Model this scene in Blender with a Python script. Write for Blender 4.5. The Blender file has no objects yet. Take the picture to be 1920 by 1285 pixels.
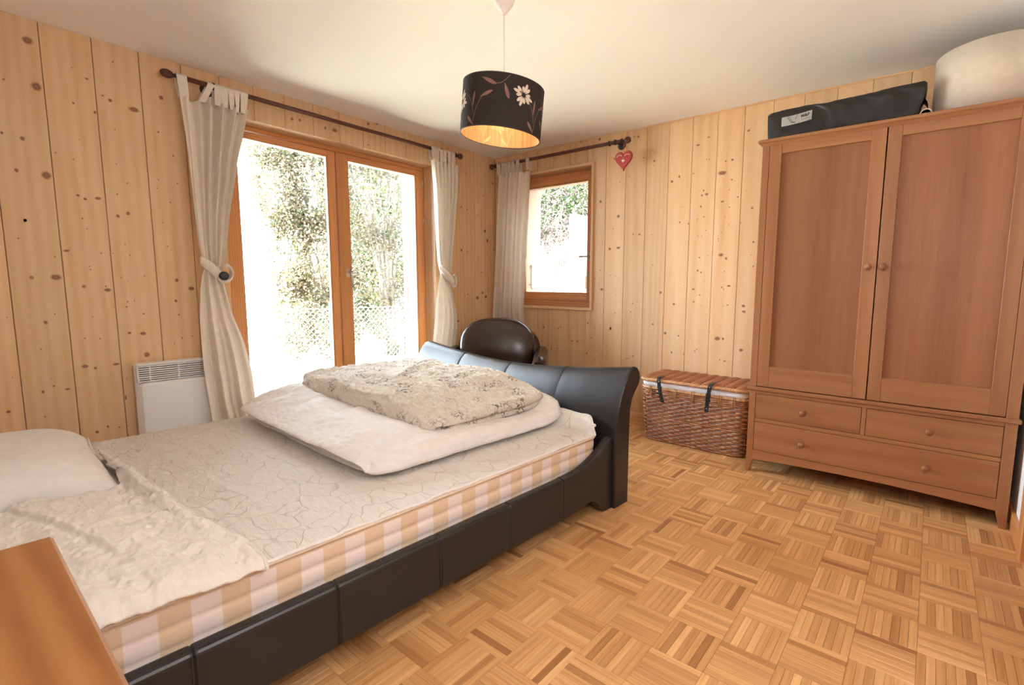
import bpy, math, random
import numpy as np
from mathutils import Vector, Matrix, noise
PI = math.pi
rnd = random.Random(7)
scene = bpy.context.scene
COL = scene.collection

# ------------------------------------------------------------------ camera, world, exposure
W_PX, H_PX = 1920.0, 1285.0
F_PX, PPX = 911.38, 1050.86
YAW, PITCH, ROLL = 0.65186, -0.11369, 0.01009
CAM_POS = Vector((3.5125, -3.5160, 1.0830))
fwd = Vector((-math.sin(YAW) * math.cos(PITCH), math.cos(YAW) * math.cos(PITCH), math.sin(PITCH)))
right = Vector((math.cos(YAW), math.sin(YAW), 0))
up = right.cross(fwd)
cr = right * math.cos(ROLL) + up * math.sin(ROLL)
cu = up * math.cos(ROLL) - right * math.sin(ROLL)
cam_data = bpy.data.cameras.new('camera')
cam = bpy.data.objects.new('camera', cam_data)
COL.objects.link(cam)
cam.matrix_world = Matrix(((cr.x, cu.x, -fwd.x, CAM_POS.x), (cr.y, cu.y, -fwd.y, CAM_POS.y),
                           (cr.z, cu.z, -fwd.z, CAM_POS.z), (0, 0, 0, 1)))
cam_data.sensor_fit = 'HORIZONTAL'
cam_data.sensor_width = 36.0
cam_data.lens = 36.0 * F_PX / W_PX
cam_data.shift_x = -(PPX - W_PX / 2) / W_PX
cam_data.clip_start = 0.02
scene.camera = cam

world = bpy.data.worlds.new('world')
scene.world = world
world.use_nodes = True
bg = world.node_tree.nodes['Background']
bg.inputs[0].default_value = (0.77, 0.875, 1.0, 1)
bg.inputs[1].default_value = SKY = 1.0
scene.view_settings.view_transform = 'Standard'
scene.view_settings.look = 'None'
scene.view_settings.gamma = 1.0
scene.view_settings.use_curve_mapping = False
scene.view_settings.exposure = 5.25
try:
    scene.cycles.max_bounces = 10
    scene.cycles.diffuse_bounces = 6
    scene.cycles.glossy_bounces = 4
    scene.cycles.transmission_bounces = 6
    scene.cycles.transparent_max_bounces = 16
    scene.cycles.sample_clamp_indirect = 4.0
    scene.cycles.caustics_reflective = False
    scene.cycles.caustics_refractive = False
except Exception:
    pass

sun = bpy.data.lights.new('sun', 'SUN'); sun.energy = 6.0; sun.angle = math.radians(0.6); sun.color = (1.0, 0.95, 0.88)
sun_o = bpy.data.objects.new('sun', sun); COL.objects.link(sun_o)
sun_o.rotation_euler = Vector((-0.15, -0.75, 0.65)).to_track_quat('Z', 'Y').to_euler()

# unseen fill lights added: soft point by the right wall, spot bounced off it
def lamp(name, loc, watts, radius, col=(1.0, 0.955, 0.945), aim=None, cone=150):
    d = bpy.data.lights.new(name, 'SPOT' if aim else 'POINT'); d.energy = watts; d.shadow_soft_size = radius; d.color = col
    o = bpy.data.objects.new(name, d); COL.objects.link(o); o.location = loc
    if aim:
        d.spot_size = math.radians(cone); d.spot_blend = 1.0
        o.rotation_euler = (-Vector(aim)).to_track_quat('Z', 'Y').to_euler()
lamp('side_fill', (3.62, -2.90, 1.35), 0.62, 0.22)  # added out of view, lights the room from the right
lamp('wall_bounce_fill', (2.75, -3.80, 1.75), 2.4, 0.2, aim=(0.80, 0.60, 0.25), cone=110)  # added fill, aimed at the right wall to brighten the room

def portal(name, loc, rot, sx, sy):
    L = bpy.data.lights.new(name, 'AREA')
    L.shape = 'RECTANGLE'; L.size = sx; L.size_y = sy; L.energy = 1.0
    L.cycles.is_portal = True
    o = bpy.data.objects.new(name, L); COL.objects.link(o)
    o.location = loc; o.rotation_euler = rot
portal('daylight_portal', (-0.49, -1.54, 1.06), (0, -PI / 2, 0), 2.1, 1.6)
portal('daylight_portal', (0.675, 0.49, 1.505), (-PI / 2, 0, 0), 0.95, 1.2)

# ------------------------------------------------------------------ helpers
class MB:
    """collects geometry for ONE mesh object"""
    def __init__(s): s.v = []; s.f = []; s.m = []; s.r = {}; s.kr = {}; s.sm = []
    def add(s, verts, faces, mi=0, smooth=False, rv=None):
        n = len(s.v); s.v += [tuple(p) for p in verts]
        for f in faces:
            if rv is not None: s.r[len(s.f)] = rv
            s.f.append(tuple(i + n for i in f)); s.m.append(mi); s.sm.append(smooth)
        return n
    def box(s, x0, x1, y0, y1, z0, z1, b=0.0, mi=0, rv=None):
        if x0 > x1: x0, x1 = x1, x0
        if y0 > y1: y0, y1 = y1, y0
        if z0 > z1: z0, z1 = z1, z0
        if b <= 0:
            V = [(x, y, z) for z in (z0, z1) for y in (y0, y1) for x in (x0, x1)]
            s.add(V, [(0, 2, 3, 1), (4, 5, 7, 6), (0, 1, 5, 4), (2, 6, 7, 3), (0, 4, 6, 2), (1, 3, 7, 5)], mi, rv=rv); return
        c = [(x0 + x1) / 2, (y0 + y1) / 2, (z0 + z1) / 2]; h = [(x1 - x0) / 2, (y1 - y0) / 2, (z1 - z0) / 2]
        b = min(b, min(h) * 0.99)
        V = []; idx = {}
        for sx in (-1, 1):
            for sy in (-1, 1):
                for sz in (-1, 1):
                    S = (sx, sy, sz)
                    for a in range(3):
                        idx[S, a] = len(V)
                        V.append(tuple(c[k] + S[k] * (h[k] - (0 if k == a else b)) for k in range(3)))
        Fs = []
        for a in range(3):
            o1, o2 = [(1, 2), (2, 0), (0, 1)][a]
            for sg in (-1, 1):
                q = []
                for (p1, p2) in ((-1, -1), (1, -1), (1, 1), (-1, 1)):
                    S = [0, 0, 0]; S[a] = sg; S[o1] = p1; S[o2] = p2; q.append(idx[tuple(S), a])
                Fs.append(tuple(q) if sg > 0 else tuple(q[::-1]))
        for a in range(3):   # edges along axis a
            o1, o2 = [(1, 2), (2, 0), (0, 1)][a]
            for p1 in (-1, 1):
                for p2 in (-1, 1):
                    S0 = [0, 0, 0]; S0[a] = -1; S0[o1] = p1; S0[o2] = p2
                    S1 = list(S0); S1[a] = 1; S0 = tuple(S0); S1 = tuple(S1)
                    q = (idx[S0, o1], idx[S1, o1], idx[S1, o2], idx[S0, o2])
                    Fs.append(q if p1 * p2 < 0 else q[::-1])
        for sx in (-1, 1):
            for sy in (-1, 1):
                for sz in (-1, 1):
                    S = (sx, sy, sz); t = (idx[S, 0], idx[S, 1], idx[S, 2])
                    Fs.append(t if sx * sy * sz > 0 else t[::-1])
        s.add(V, Fs, mi, rv=rv)
    def grid(s, fn, nu, nv, cu=False, cv=False, mi=0, smooth=True, flip=False):
        V = [fn(i / (nu if cu else nu - 1), j / (nv if cv else nv - 1)) for i in range(nu) for j in range(nv)]
        Fs = []
        for i in range(nu if cu else nu - 1):
            for j in range(nv if cv else nv - 1):
                a = i * nv + j; b = ((i + 1) % nu) * nv + j
                c = ((i + 1) % nu) * nv + (j + 1) % nv; d = i * nv + (j + 1) % nv
                Fs.append((a, d, c, b) if flip else (a, b, c, d))
        return s.add(V, Fs, mi, smooth)
    def tube(s, path, r, n=8, mi=0, cap=True, closed=False, smooth=True):
        P = [Vector(p) for p in path]; N = len(P)
        rr = r if hasattr(r, '__len__') else [r] * N
        V = []; prev = None
        for i, p in enumerate(P):
            if closed: t = P[(i + 1) % N] - P[i - 1]
            else: t = P[min(i + 1, N - 1)] - P[max(i - 1, 0)]
            if t.length < 1e-9: t = Vector((0, 0, 1))
            t.normalize()
            if prev is None:
                a = t.cross(Vector((0, 0, 1)))
                if a.length < 0.1: a = t.cross(Vector((1, 0, 0)))
            else: a = prev - t * prev.dot(t)
            a.normalize(); b = t.cross(a); prev = a
            for k in range(n):
                th = 2 * PI * k / n
                V.append(p + a * (rr[i] * math.cos(th)) + b * (rr[i] * math.sin(th)))
        Fs = []
        for i in range(N if closed else N - 1):
            for k in range(n):
                i2 = (i + 1) % N
                Fs.append((i * n + k, i2 * n + k, i2 * n + (k + 1) % n, i * n + (k + 1) % n))
        base = s.add(V, Fs, mi, smooth)
        if cap and not closed:
            s.add([], [tuple(base - len(s.v) + k for k in range(n))], mi)
            s.add([], [tuple(base - len(s.v) + (N - 1) * n + k for k in range(n))[::-1]], mi)
    def lathe(s, prof, n=20, mi=0, M=None, smooth=True, cap=True):
        """prof: (r,z) pairs about local z; M places it"""
        V = []
        for r, z in prof:
            for k in range(n):
                th = 2 * PI * k / n; p = Vector((r * math.cos(th), r * math.sin(th), z))
                V.append(M @ p if M else p)
        Fs = []
        for i in range(len(prof) - 1):
            for k in range(n):
                Fs.append((i * n + k, i * n + (k + 1) % n, (i + 1) * n + (k + 1) % n, (i + 1) * n + k))
        base = s.add(V, Fs, mi, smooth)
        if cap and prof[0][0] > 1e-6: s.add([], [tuple(base - len(s.v) + k for k in range(n))[::-1]], mi)
        if cap and prof[-1][0] > 1e-6: s.add([], [tuple(base - len(s.v) + (len(prof) - 1) * n + k for k in range(n))], mi)
    def prism(s, poly, fn, a, b, mi=0, smooth=False):
        """poly 2-D outline, fn(p, t) -> 3-D, between t=a and t=b"""
        n = len(poly); V = [fn(p, a) for p in poly] + [fn(p, b) for p in poly]
        Fs = [tuple(range(n))[::-1], tuple(range(n, 2 * n))]
        base = s.add(V, Fs, mi)
        s.add([], [tuple(base - len(s.v) + q for q in (i, (i + 1) % n, n + (i + 1) % n, n + i)) for i in range(n)], mi, smooth)
    def mesh(s, name, mats):
        me = bpy.data.meshes.new(name)
        me.from_pydata(s.v, [], s.f)
        for m in (mats if isinstance(mats, (list, tuple)) else [mats]): me.materials.append(m)
        if any(s.m): me.polygons.foreach_set('material_index', s.m)
        if any(s.sm): me.polygons.foreach_set('use_smooth', s.sm)
        if s.r:
            at = me.attributes.new('rnd', 'FLOAT', 'FACE')
            at.data.foreach_set('value', [s.r.get(i, 0.5) for i in range(len(s.f))])
        if s.kr:
            at = me.attributes.new('kr', 'FLOAT', 'POINT')
            at.data.foreach_set('value', [s.kr.get(i, 1.0) for i in range(len(s.v))])
        me.update()
        return me
    def build(s, name, mats, parent=None, fixn=True, sub=0):
        me = s.mesh(name, mats)
        if fixn:
            import bmesh
            bm = bmesh.new(); bm.from_mesh(me)
            bmesh.ops.recalc_face_normals(bm, faces=bm.faces)
            bm.to_mesh(me); bm.free()
        o = bpy.data.objects.new(name, me); COL.objects.link(o)
        if parent: o.parent = parent
        if sub:
            md = o.modifiers.new('smooth', 'SUBSURF'); md.levels = sub; md.render_levels = sub
        return o

def tag(o, label=None, cat=None, group=None, kind=None):
    if label: o['label'] = label
    if cat: o['category'] = cat
    if group: o['group'] = group
    if kind: o['kind'] = kind
    return o
def thing(name, label, cat, loc=(0, 0, 0), rz=0.0, group=None, kind=None):
    o = bpy.data.objects.new(name, None); COL.objects.link(o)
    o.location = loc; o.rotation_euler = (0, 0, rz); o.empty_display_size = 0.1
    return tag(o, label, cat, group, kind)
def dup(o, parent):
    c = o.copy(); COL.objects.link(c); c.parent = parent; return c
def sstep(a, b, x):
    t = max(0.0, min(1.0, (x - a) / (b - a))) if a != b else float(x > a)
    return t * t * (3 - 2 * t)
def lerp(a, b, t): return a + (b - a) * t
def interp(x, pts):
    if x <= pts[0][0]: return pts[0][1]
    for (a, fa), (b, fb) in zip(pts, pts[1:]):
        if x <= b: return fa + (fb - fa) * (x - a) / (b - a)
    return pts[-1][1]
def nz(x, y, z=0.0): return noise.noise(Vector((x, y, z)))

# ------------------------------------------------------------------ materials
def newmat(name):
    m = bpy.data.materials.new(name); m.use_nodes = True
    nt = m.node_tree; b = nt.nodes['Principled BSDF']
    return m, nt, b
def N(nt, t, **kw):
    n = nt.nodes.new(t)
    for k, v in kw.items(): setattr(n, k, v)
    return n
def L(nt, a, b): nt.links.new(a, b)
def ramp(nt, fac, stops):
    r = N(nt, 'ShaderNodeValToRGB'); e = r.color_ramp.elements
    while len(e) < len(stops): e.new(0.5)
    for el, (p, c) in zip(e, stops):
        el.position = p; el.color = (*c, 1) if len(c) == 3 else c
    L(nt, fac, r.inputs[0]); return r.outputs[0]
def math_(nt, op, a, b=None, clamp=False):
    n = N(nt, 'ShaderNodeMath', operation=op, use_clamp=clamp)
    for i, v in enumerate((a, b)):
        if v is None: continue
        if isinstance(v, (int, float)): n.inputs[i].default_value = v
        else: L(nt, v, n.inputs[i])
    return n.outputs[0]
def mix(nt, fac, a, b, blend='MIX'):
    n = N(nt, 'ShaderNodeMix', data_type='RGBA', blend_type=blend)
    for i, v in ((0, fac), (6, a), (7, b)):
        if isinstance(v, (int, float)): n.inputs[i].default_value = v
        elif isinstance(v, tuple): n.inputs[i].default_value = (*v, 1)
        else: L(nt, v, n.inputs[i])
    return n.outputs[2]
def noise_(nt, vec, scale, detail=3.0, rough=0.5, dist=0.0):
    n = N(nt, 'ShaderNodeTexNoise'); n.inputs['Scale'].default_value = scale
    n.inputs['Detail'].default_value = detail; n.inputs['Roughness'].default_value = rough
    n.inputs['Distortion'].default_value = dist
    if vec is not None: L(nt, vec, n.inputs['Vector'])
    return n.outputs[0]
def coords(nt, scale=(1, 1, 1), per_object=True, kind='Object'):
    tc = N(nt, 'ShaderNodeTexCoord'); v = tc.outputs[kind]
    if per_object:
        oi = N(nt, 'ShaderNodeObjectInfo'); mu = N(nt, 'ShaderNodeVectorMath', operation='SCALE')
        cx = N(nt, 'ShaderNodeCombineXYZ')
        a = math_(nt, 'MULTIPLY', oi.outputs['Random'], 37.0)
        L(nt, a, cx.inputs[0]); L(nt, math_(nt, 'MULTIPLY', oi.outputs['Random'], 91.0), cx.inputs[1]); L(nt, math_(nt, 'MULTIPLY', oi.outputs['Random'], 53.0), cx.inputs[2])
        ad = N(nt, 'ShaderNodeVectorMath', operation='ADD'); L(nt, v, ad.inputs[0]); L(nt, cx.outputs[0], ad.inputs[1]); v = ad.outputs[0]
    mp = N(nt, 'ShaderNodeMapping'); mp.inputs['Scale'].default_value = scale; L(nt, v, mp.inputs['Vector'])
    return mp.outputs[0]
def bump(nt, b, h, strength=0.3, dist=0.01):
    n = N(nt, 'ShaderNodeBump'); n.inputs['Strength'].default_value = strength; n.inputs['Distance'].default_value = dist
    L(nt, h, n.inputs['Height']); L(nt, n.outputs[0], b.inputs['Normal']); return n

def plain(name, col, rough=0.5, metal=0.0, spec=0.5, nscale=40.0, var=0.06, bmp=0.0, bscale=80.0, sheen=0.0, bdist=0.002):
    m, nt, b = newmat(name)
    v = coords(nt)
    n = noise_(nt, v, nscale, 3)
    d = tuple(max(0, c * (1 - var)) for c in col); l = tuple(min(1, c * (1 + var)) for c in col)
    L(nt, ramp(nt, n, [(0.3, d), (0.7, l)]), b.inputs['Base Color'])
    b.inputs['Roughness'].default_value = rough; b.inputs['Metallic'].default_value = metal
    b.inputs['Specular IOR Level'].default_value = spec
    if sheen: b.inputs['Sheen Weight'].default_value = sheen
    if bmp: bump(nt, b, noise_(nt, v, bscale, 4), bmp, bdist)
    return m

def wood(name, light, mid, dark, axis='Z', rough=0.45, rings=30.0, ring_amt=0.5, fine=0.5, knots=False, attr=False, spec=0.35, dist=2.5, objvar=0.12, long=0.09):
    """plank wood with the grain running along one object axis"""
    m, nt, b = newmat(name)
    sc = {'X': (long, 1, 1), 'Y': (1, long, 1), 'Z': (1, 1, long)}[axis]
    v = coords(nt, sc)
    wv = N(nt, 'ShaderNodeTexWave', wave_type='RINGS', rings_direction=axis)
    wv.inputs['Scale'].default_value = rings; wv.inputs['Distortion'].default_value = dist
    wv.inputs['Detail'].default_value = 2.0; wv.inputs['Detail Scale'].default_value = 0.4
    big = noise_(nt, v, 2.2, 2)
    wob = N(nt, 'ShaderNodeVectorMath', operation='ADD'); L(nt, v, wob.inputs[0])
    nb = N(nt, 'ShaderNodeTexNoise'); nb.inputs['Scale'].default_value = 1.3; L(nt, v, nb.inputs['Vector'])
    sca = N(nt, 'ShaderNodeVectorMath', operation='SCALE'); sca.inputs[3].default_value = 0.25; L(nt, nb.outputs['Color'], sca.inputs[0])
    L(nt, sca.outputs[0], wob.inputs[1]); L(nt, wob.outputs[0], wv.inputs['Vector'])
    fn = noise_(nt, v, 160, 4, 0.6)
    mid_n = noise_(nt, v, 26, 4, 0.6)
    a = math_(nt, 'MULTIPLY', wv.outputs['Fac'], ring_amt)
    t = math_(nt, 'ADD', a, math_(nt, 'MULTIPLY', math_(nt, 'SUBTRACT', fn, 0.5), fine))
    t = math_(nt, 'ADD', t, math_(nt, 'MULTIPLY', math_(nt, 'SUBTRACT', mid_n, 0.5), 0.9))
    t = math_(nt, 'ADD', t, math_(nt, 'MULTIPLY', math_(nt, 'SUBTRACT', big, 0.5), 0.6))
    t = math_(nt, 'ADD', t, 0.12)
    col = ramp(nt, t, [(0.0, light), (0.45, mid), (1.0, dark)])
    if attr:
        at = N(nt, 'ShaderNodeAttribute', attribute_name='rnd')
        tone = ramp(nt, at.outputs['Fac'], [(0.0, (0.56, 0.46, 0.40)), (0.25, (0.84, 0.80, 0.76)), (0.6, (1.0, 1.0, 1.0)), (1.0, (1.18, 1.26, 1.36))])
        col = mix(nt, 1.0, col, tone, 'MULTIPLY')
    else:
        oi = N(nt, 'ShaderNodeObjectInfo')
        tone = ramp(nt, oi.outputs['Random'], [(0, (1 - objvar,) * 3), (1, (1 + objvar * 0.6,) * 3)])
        col = mix(nt, 1.0, col, tone, 'MULTIPLY')
    if knots:
        at = N(nt, 'ShaderNodeAttribute', attribute_name='kr')
        k = math_(nt, 'ADD', at.outputs['Fac'], math_(nt, 'MULTIPLY', math_(nt, 'SUBTRACT', noise_(nt, coords(nt, (1, 1, 1)), 120, 3), 0.5), 0.35))
        kc = ramp(nt, k, [(0.0, (0.34, 0.155, 0.085)), (0.45, (0.25, 0.10, 0.058)), (0.7, (0.44, 0.215, 0.105))])
        kf = ramp(nt, k, [(0.55, (1, 1, 1)), (0.93, (0, 0, 0))])
        col = mix(nt, kf, col, kc)
    L(nt, col, b.inputs['Base Color'])
    b.inputs['Roughness'].default_value = rough; b.inputs['Specular IOR Level'].default_value = spec
    bump(nt, b, t, 0.08, 0.002)
    return m

PINE = dict(light=(0.78, 0.535, 0.315), mid=(0.72, 0.45, 0.235), dark=(0.52, 0.265, 0.11))
M_pine = wood('pine_vertical', axis='Z', rough=0.5, rings=7, ring_amt=0.26, fine=0.28, knots=True, objvar=0.09, **PINE)
M_pine_plain = wood('pine_upright', axis='Z', rough=0.45, rings=10, ring_amt=0.3, fine=0.3, **PINE)
M_pine_y = wood('pine_along_y', axis='Y', rough=0.45, rings=16, ring_amt=0.4, fine=0.3, **PINE)
M_pine_x = wood('pine_along_x', axis='X', rough=0.45, rings=16, ring_amt=0.4, fine=0.3, **PINE)
LARCH = dict(light=(0.66, 0.315, 0.125), mid=(0.57, 0.245, 0.085), dark=(0.42, 0.16, 0.05))
M_larch_z = wood('larch_vertical', axis='Z', rough=0.35, rings=22, ring_amt=0.35, fine=0.3, **LARCH)
M_larch_y = wood('larch_along_y', axis='Y', rough=0.35, rings=22, ring_amt=0.35, fine=0.3, **LARCH)
M_larch_x = wood('larch_along_x', axis='X', rough=0.35, rings=22, ring_amt=0.35, fine=0.3, **LARCH)
OAK = dict(light=(0.378, 0.172, 0.071), mid=(0.311, 0.130, 0.050), dark=(0.197, 0.071, 0.027))
M_oak_z = wood('oak_vertical', axis='Z', rough=0.42, rings=9, ring_amt=0.22, fine=0.6, long=0.05, **OAK)
M_oak_x = wood('oak_along_x', axis='X', rough=0.42, rings=9, ring_amt=0.22, fine=0.6, long=0.05, **OAK)
OAKP = dict(light=(0.312, 0.132, 0.054), mid=(0.256, 0.100, 0.040), dark=(0.160, 0.056, 0.022))
M_oak_panel = wood('oak_panel', axis='Z', rough=0.45, rings=3.5, ring_amt=0.3, fine=0.6, long=0.05, dist=4, **OAKP)
PARQ = dict(light=(0.70, 0.405, 0.175), mid=(0.62, 0.325, 0.125), dark=(0.43, 0.185, 0.06))
M_parq_x = wood('parquet_along_x', axis='X', rough=0.33, rings=30, ring_amt=0.3, fine=0.6, attr=True, spec=0.45, **PARQ)
M_parq_y = wood('parquet_along_y', axis='Y', rough=0.33, rings=30, ring_amt=0.3, fine=0.6, attr=True, spec=0.45, **PARQ)
M_table = wood('beech_top', axis='X', light=(0.360, 0.162, 0.058), mid=(0.302, 0.122, 0.040), dark=(0.202, 0.072, 0.022), rings=10, ring_amt=0.5, fine=0.4, rough=0.4)
M_weather = wood('weathered_larch', axis='Z', light=(0.62, 0.46, 0.33), mid=(0.55, 0.38, 0.26), dark=(0.40, 0.26, 0.16), rough=0.7, rings=20, ring_amt=0.4)
M_plaster = plain('white_plaster', (0.88, 0.865, 0.845), 0.85, spec=0.2, nscale=3, var=0.01, bmp=0.05, bscale=220)
M_white_paint = plain('white_paint', (0.80, 0.78, 0.76), 0.5, nscale=6, var=0.015)
M_heater = plain('white_enamel', (0.78, 0.77, 0.77), 0.35, nscale=5, var=0.01)
M_dark_slot = plain('dark_slot', (0.012, 0.012, 0.014), 0.6)
M_metal = plain('brushed_nickel', (0.62, 0.58, 0.53), 0.32, metal=1.0)
M_iron = plain('black_iron', (0.022, 0.02, 0.019), 0.45, bmp=0.25, bscale=300)
M_rod = wood('walnut_rod', axis='Y', light=(0.15, 0.06, 0.035), mid=(0.11, 0.042, 0.025), dark=(0.06, 0.022, 0.013), rough=0.35)
M_rod_x = wood('walnut_rod_x', axis='X', light=(0.15, 0.06, 0.035), mid=(0.11, 0.042, 0.025), dark=(0.06, 0.022, 0.013), rough=0.35)
M_leather = plain('black_leather', (0.016, 0.0165, 0.018), 0.36, spec=0.55, nscale=10, var=0.15, bmp=0.35, bscale=260, bdist=0.0012)
M_stitch = plain('leather_thread', (0.035, 0.035, 0.037), 0.5)
M_brown_leather = plain('brown_leather', (0.035, 0.0175, 0.013), 0.24, spec=0.6, nscale=8, var=0.2, bmp=0.12, bscale=150, bdist=0.001)
M_strap = plain('strap_leather', (0.018, 0.022, 0.022), 0.38, bmp=0.2, bscale=200)
M_silver = plain('steel_rivet', (0.6, 0.6, 0.6), 0.3, metal=1.0)
M_post_green = plain('green_coated_steel', (0.004, 0.09, 0.07), 0.5)
M_wire = plain('galvanised_wire', (0.30, 0.33, 0.33), 0.5, metal=0.2)
M_black_nylon = plain('black_nylon', (0.018, 0.018, 0.017), 0.5, spec=0.45, nscale=14, var=0.2, bmp=0.3, bscale=60, bdist=0.004)
M_red = plain('red_paint', (0.42, 0.045, 0.045), 0.6, nscale=90, var=0.08, bmp=0.1)
M_cream_paint = plain('cream_paint', (0.85, 0.78, 0.68), 0.6)
M_pink_thread = plain('pink_thread', (0.75, 0.12, 0.2), 0.7)
M_print = plain('black_print', (0.03, 0.02, 0.025), 0.6)
M_label = plain('grey_label', (0.40, 0.40, 0.37), 0.5, nscale=12, var=0.1)
M_plastic = plain('white_plastic', (0.80, 0.76, 0.72), 0.4)

def fabric(name, col, rough=0.9, trans=0.0, weave=900.0, wr=0.25, wscale=9.0, var=0.04, aniso=(1, 1, 1), wdist=0.012, extra=None):
    m, nt, b = newmat(name)
    v = coords(nt)
    n = noise_(nt, v, 30, 4)
    c = ramp(nt, n, [(0.3, tuple(x * (1 - var) for x in col)), (0.7, tuple(min(1, x * (1 + var)) for x in col))])
    if extra: c = extra(nt, c)
    L(nt, c, b.inputs['Base Color']); b.inputs['Roughness'].default_value = rough
    b.inputs['Specular IOR Level'].default_value = 0.15; b.inputs['Sheen Weight'].default_value = 0.15
    va = coords(nt, aniso)
    h = math_(nt, 'ADD', noise_(nt, va, wscale, 5, 0.6, 0.4), math_(nt, 'MULTIPLY', noise_(nt, v, weave, 1), 0.03))
    bump(nt, b, h, wr, wdist)
    if trans:
        tr = N(nt, 'ShaderNodeBsdfTranslucent'); L(nt, c, tr.inputs['Color'])
        ms = N(nt, 'ShaderNodeMixShader'); ms.inputs[0].default_value = trans
        L(nt, b.outputs[0], ms.inputs[1]); L(nt, tr.outputs[0], ms.inputs[2])
        L(nt, ms.outputs[0], nt.nodes['Material Output'].inputs['Surface'])
    return m
M_linen = fabric('linen', (0.80, 0.725, 0.625), trans=0.12, wr=0.12, wscale=14, wdist=0.006)
M_linen_b = fabric('linen_sheer', (0.80, 0.715, 0.61), trans=0.34, wr=0.12, wscale=14, wdist=0.006)
M_cotton = fabric('white_cotton', (0.76, 0.72, 0.685), wr=0.45, wscale=7, wdist=0.012)
M_pillow = fabric('pillow_cotton', (0.75, 0.715, 0.68), wr=0.35, wscale=6, wdist=0.01)
M_sheet = fabric('crumpled_cotton', (0.76, 0.71, 0.64), wr=0.7, wscale=9, wdist=0.016, aniso=(0.6, 1.4, 1))
M_liner = fabric('liner_cotton', (0.72, 0.72, 0.76), wr=0.5, wscale=25)
M_shade_white = fabric('white_shade_fabric', (0.78, 0.68, 0.55), trans=0.15, wr=0.03, wscale=60)

def crack(nt, scale, width, v, dist=0.35):
    """thin stitched lines: distance to the edges of a warped voronoi"""
    nb = N(nt, 'ShaderNodeTexNoise'); nb.inputs['Scale'].default_value = scale * 0.45; nb.inputs['Detail'].default_value = 2; L(nt, v, nb.inputs['Vector'])
    s = N(nt, 'ShaderNodeVectorMath', operation='SCALE'); s.inputs[3].default_value = dist; L(nt, nb.outputs['Color'], s.inputs[0])
    ad = N(nt, 'ShaderNodeVectorMath', operation='ADD'); L(nt, v, ad.inputs[0]); L(nt, s.outputs[0], ad.inputs[1])
    vo = N(nt, 'ShaderNodeTexVoronoi', feature='DISTANCE_TO_EDGE'); vo.inputs['Scale'].default_value = scale; L(nt, ad.outputs[0], vo.inputs['Vector'])
    return ramp(nt, vo.outputs['Distance'], [(0.0, (0, 0, 0)), (width, (1, 1, 1))])
def quilted(name, col, thread):
    m, nt, b = newmat(name)
    v = coords(nt, (1, 1, 0.2), per_object=False)
    c1 = crack(nt, 8.0, 0.016, v, 0.3)
    va = coords(nt, (0.55, 1.6, 0.3), per_object=False)
    wr = noise_(nt, va, 34, 5, 0.62, 0.8)
    big = noise_(nt, va, 7, 3)
    L(nt, mix(nt, c1, thread, col), b.inputs['Base Color'])
    b.inputs['Roughness'].default_value = 0.85; b.inputs['Specular IOR Level'].default_value = 0.2
    h = math_(nt, 'ADD', math_(nt, 'MULTIPLY', c1, 0.12), math_(nt, 'ADD', math_(nt, 'MULTIPLY', wr, 0.8), math_(nt, 'MULTIPLY', big, 0.5)))
    bump(nt, b, h, 1.0, 0.014)
    return m
M_quilted = quilted('quilted_cover', (0.77, 0.725, 0.67), (0.62, 0.53, 0.45))

def floral(name):
    m, nt, b = newmat(name)
    v = coords(nt, per_object=False)
    vo = N(nt, 'ShaderNodeTexVoronoi', feature='F1'); vo.inputs['Scale'].default_value = 9.0; vo.inputs['Randomness'].default_value = 0.9; L(nt, v, vo.inputs['Vector'])
    near = ramp(nt, vo.outputs['Distance'], [(0.30, (1, 1, 1)), (0.48, (0, 0, 0))])
    lines = crack(nt, 48.0, 0.13, v, 0.04)
    inv = math_(nt, 'SUBTRACT', 1.0, lines)
    gate = ramp(nt, noise_(nt, v, 55, 2), [(0.40, (0, 0, 0)), (0.50, (1, 1, 1))])
    f = math_(nt, 'MULTIPLY', math_(nt, 'MULTIPLY', near, inv), gate)
    f = math_(nt, 'MULTIPLY', f, 1.0, True)
    base = ramp(nt, noise_(nt, v, 30, 3), [(0.3, (0.73, 0.66, 0.56)), (0.7, (0.80, 0.735, 0.64))])
    L(nt, mix(nt, f, base, (0.13, 0.08, 0.055)), b.inputs['Base Color'])
    b.inputs['Roughness'].default_value = 0.85; b.inputs['Specular IOR Level'].default_value = 0.15
    va = coords(nt, (0.7, 1.3, 1), per_object=False)
    h = math_(nt, 'ADD', noise_(nt, va, 42, 5, 0.6, 0.6), math_(nt, 'MULTIPLY', noise_(nt, va, 12, 3), 0.8))
    bump(nt, b, h, 1.0, 0.018)
    return m
M_floral = floral('floral_cotton')

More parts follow.
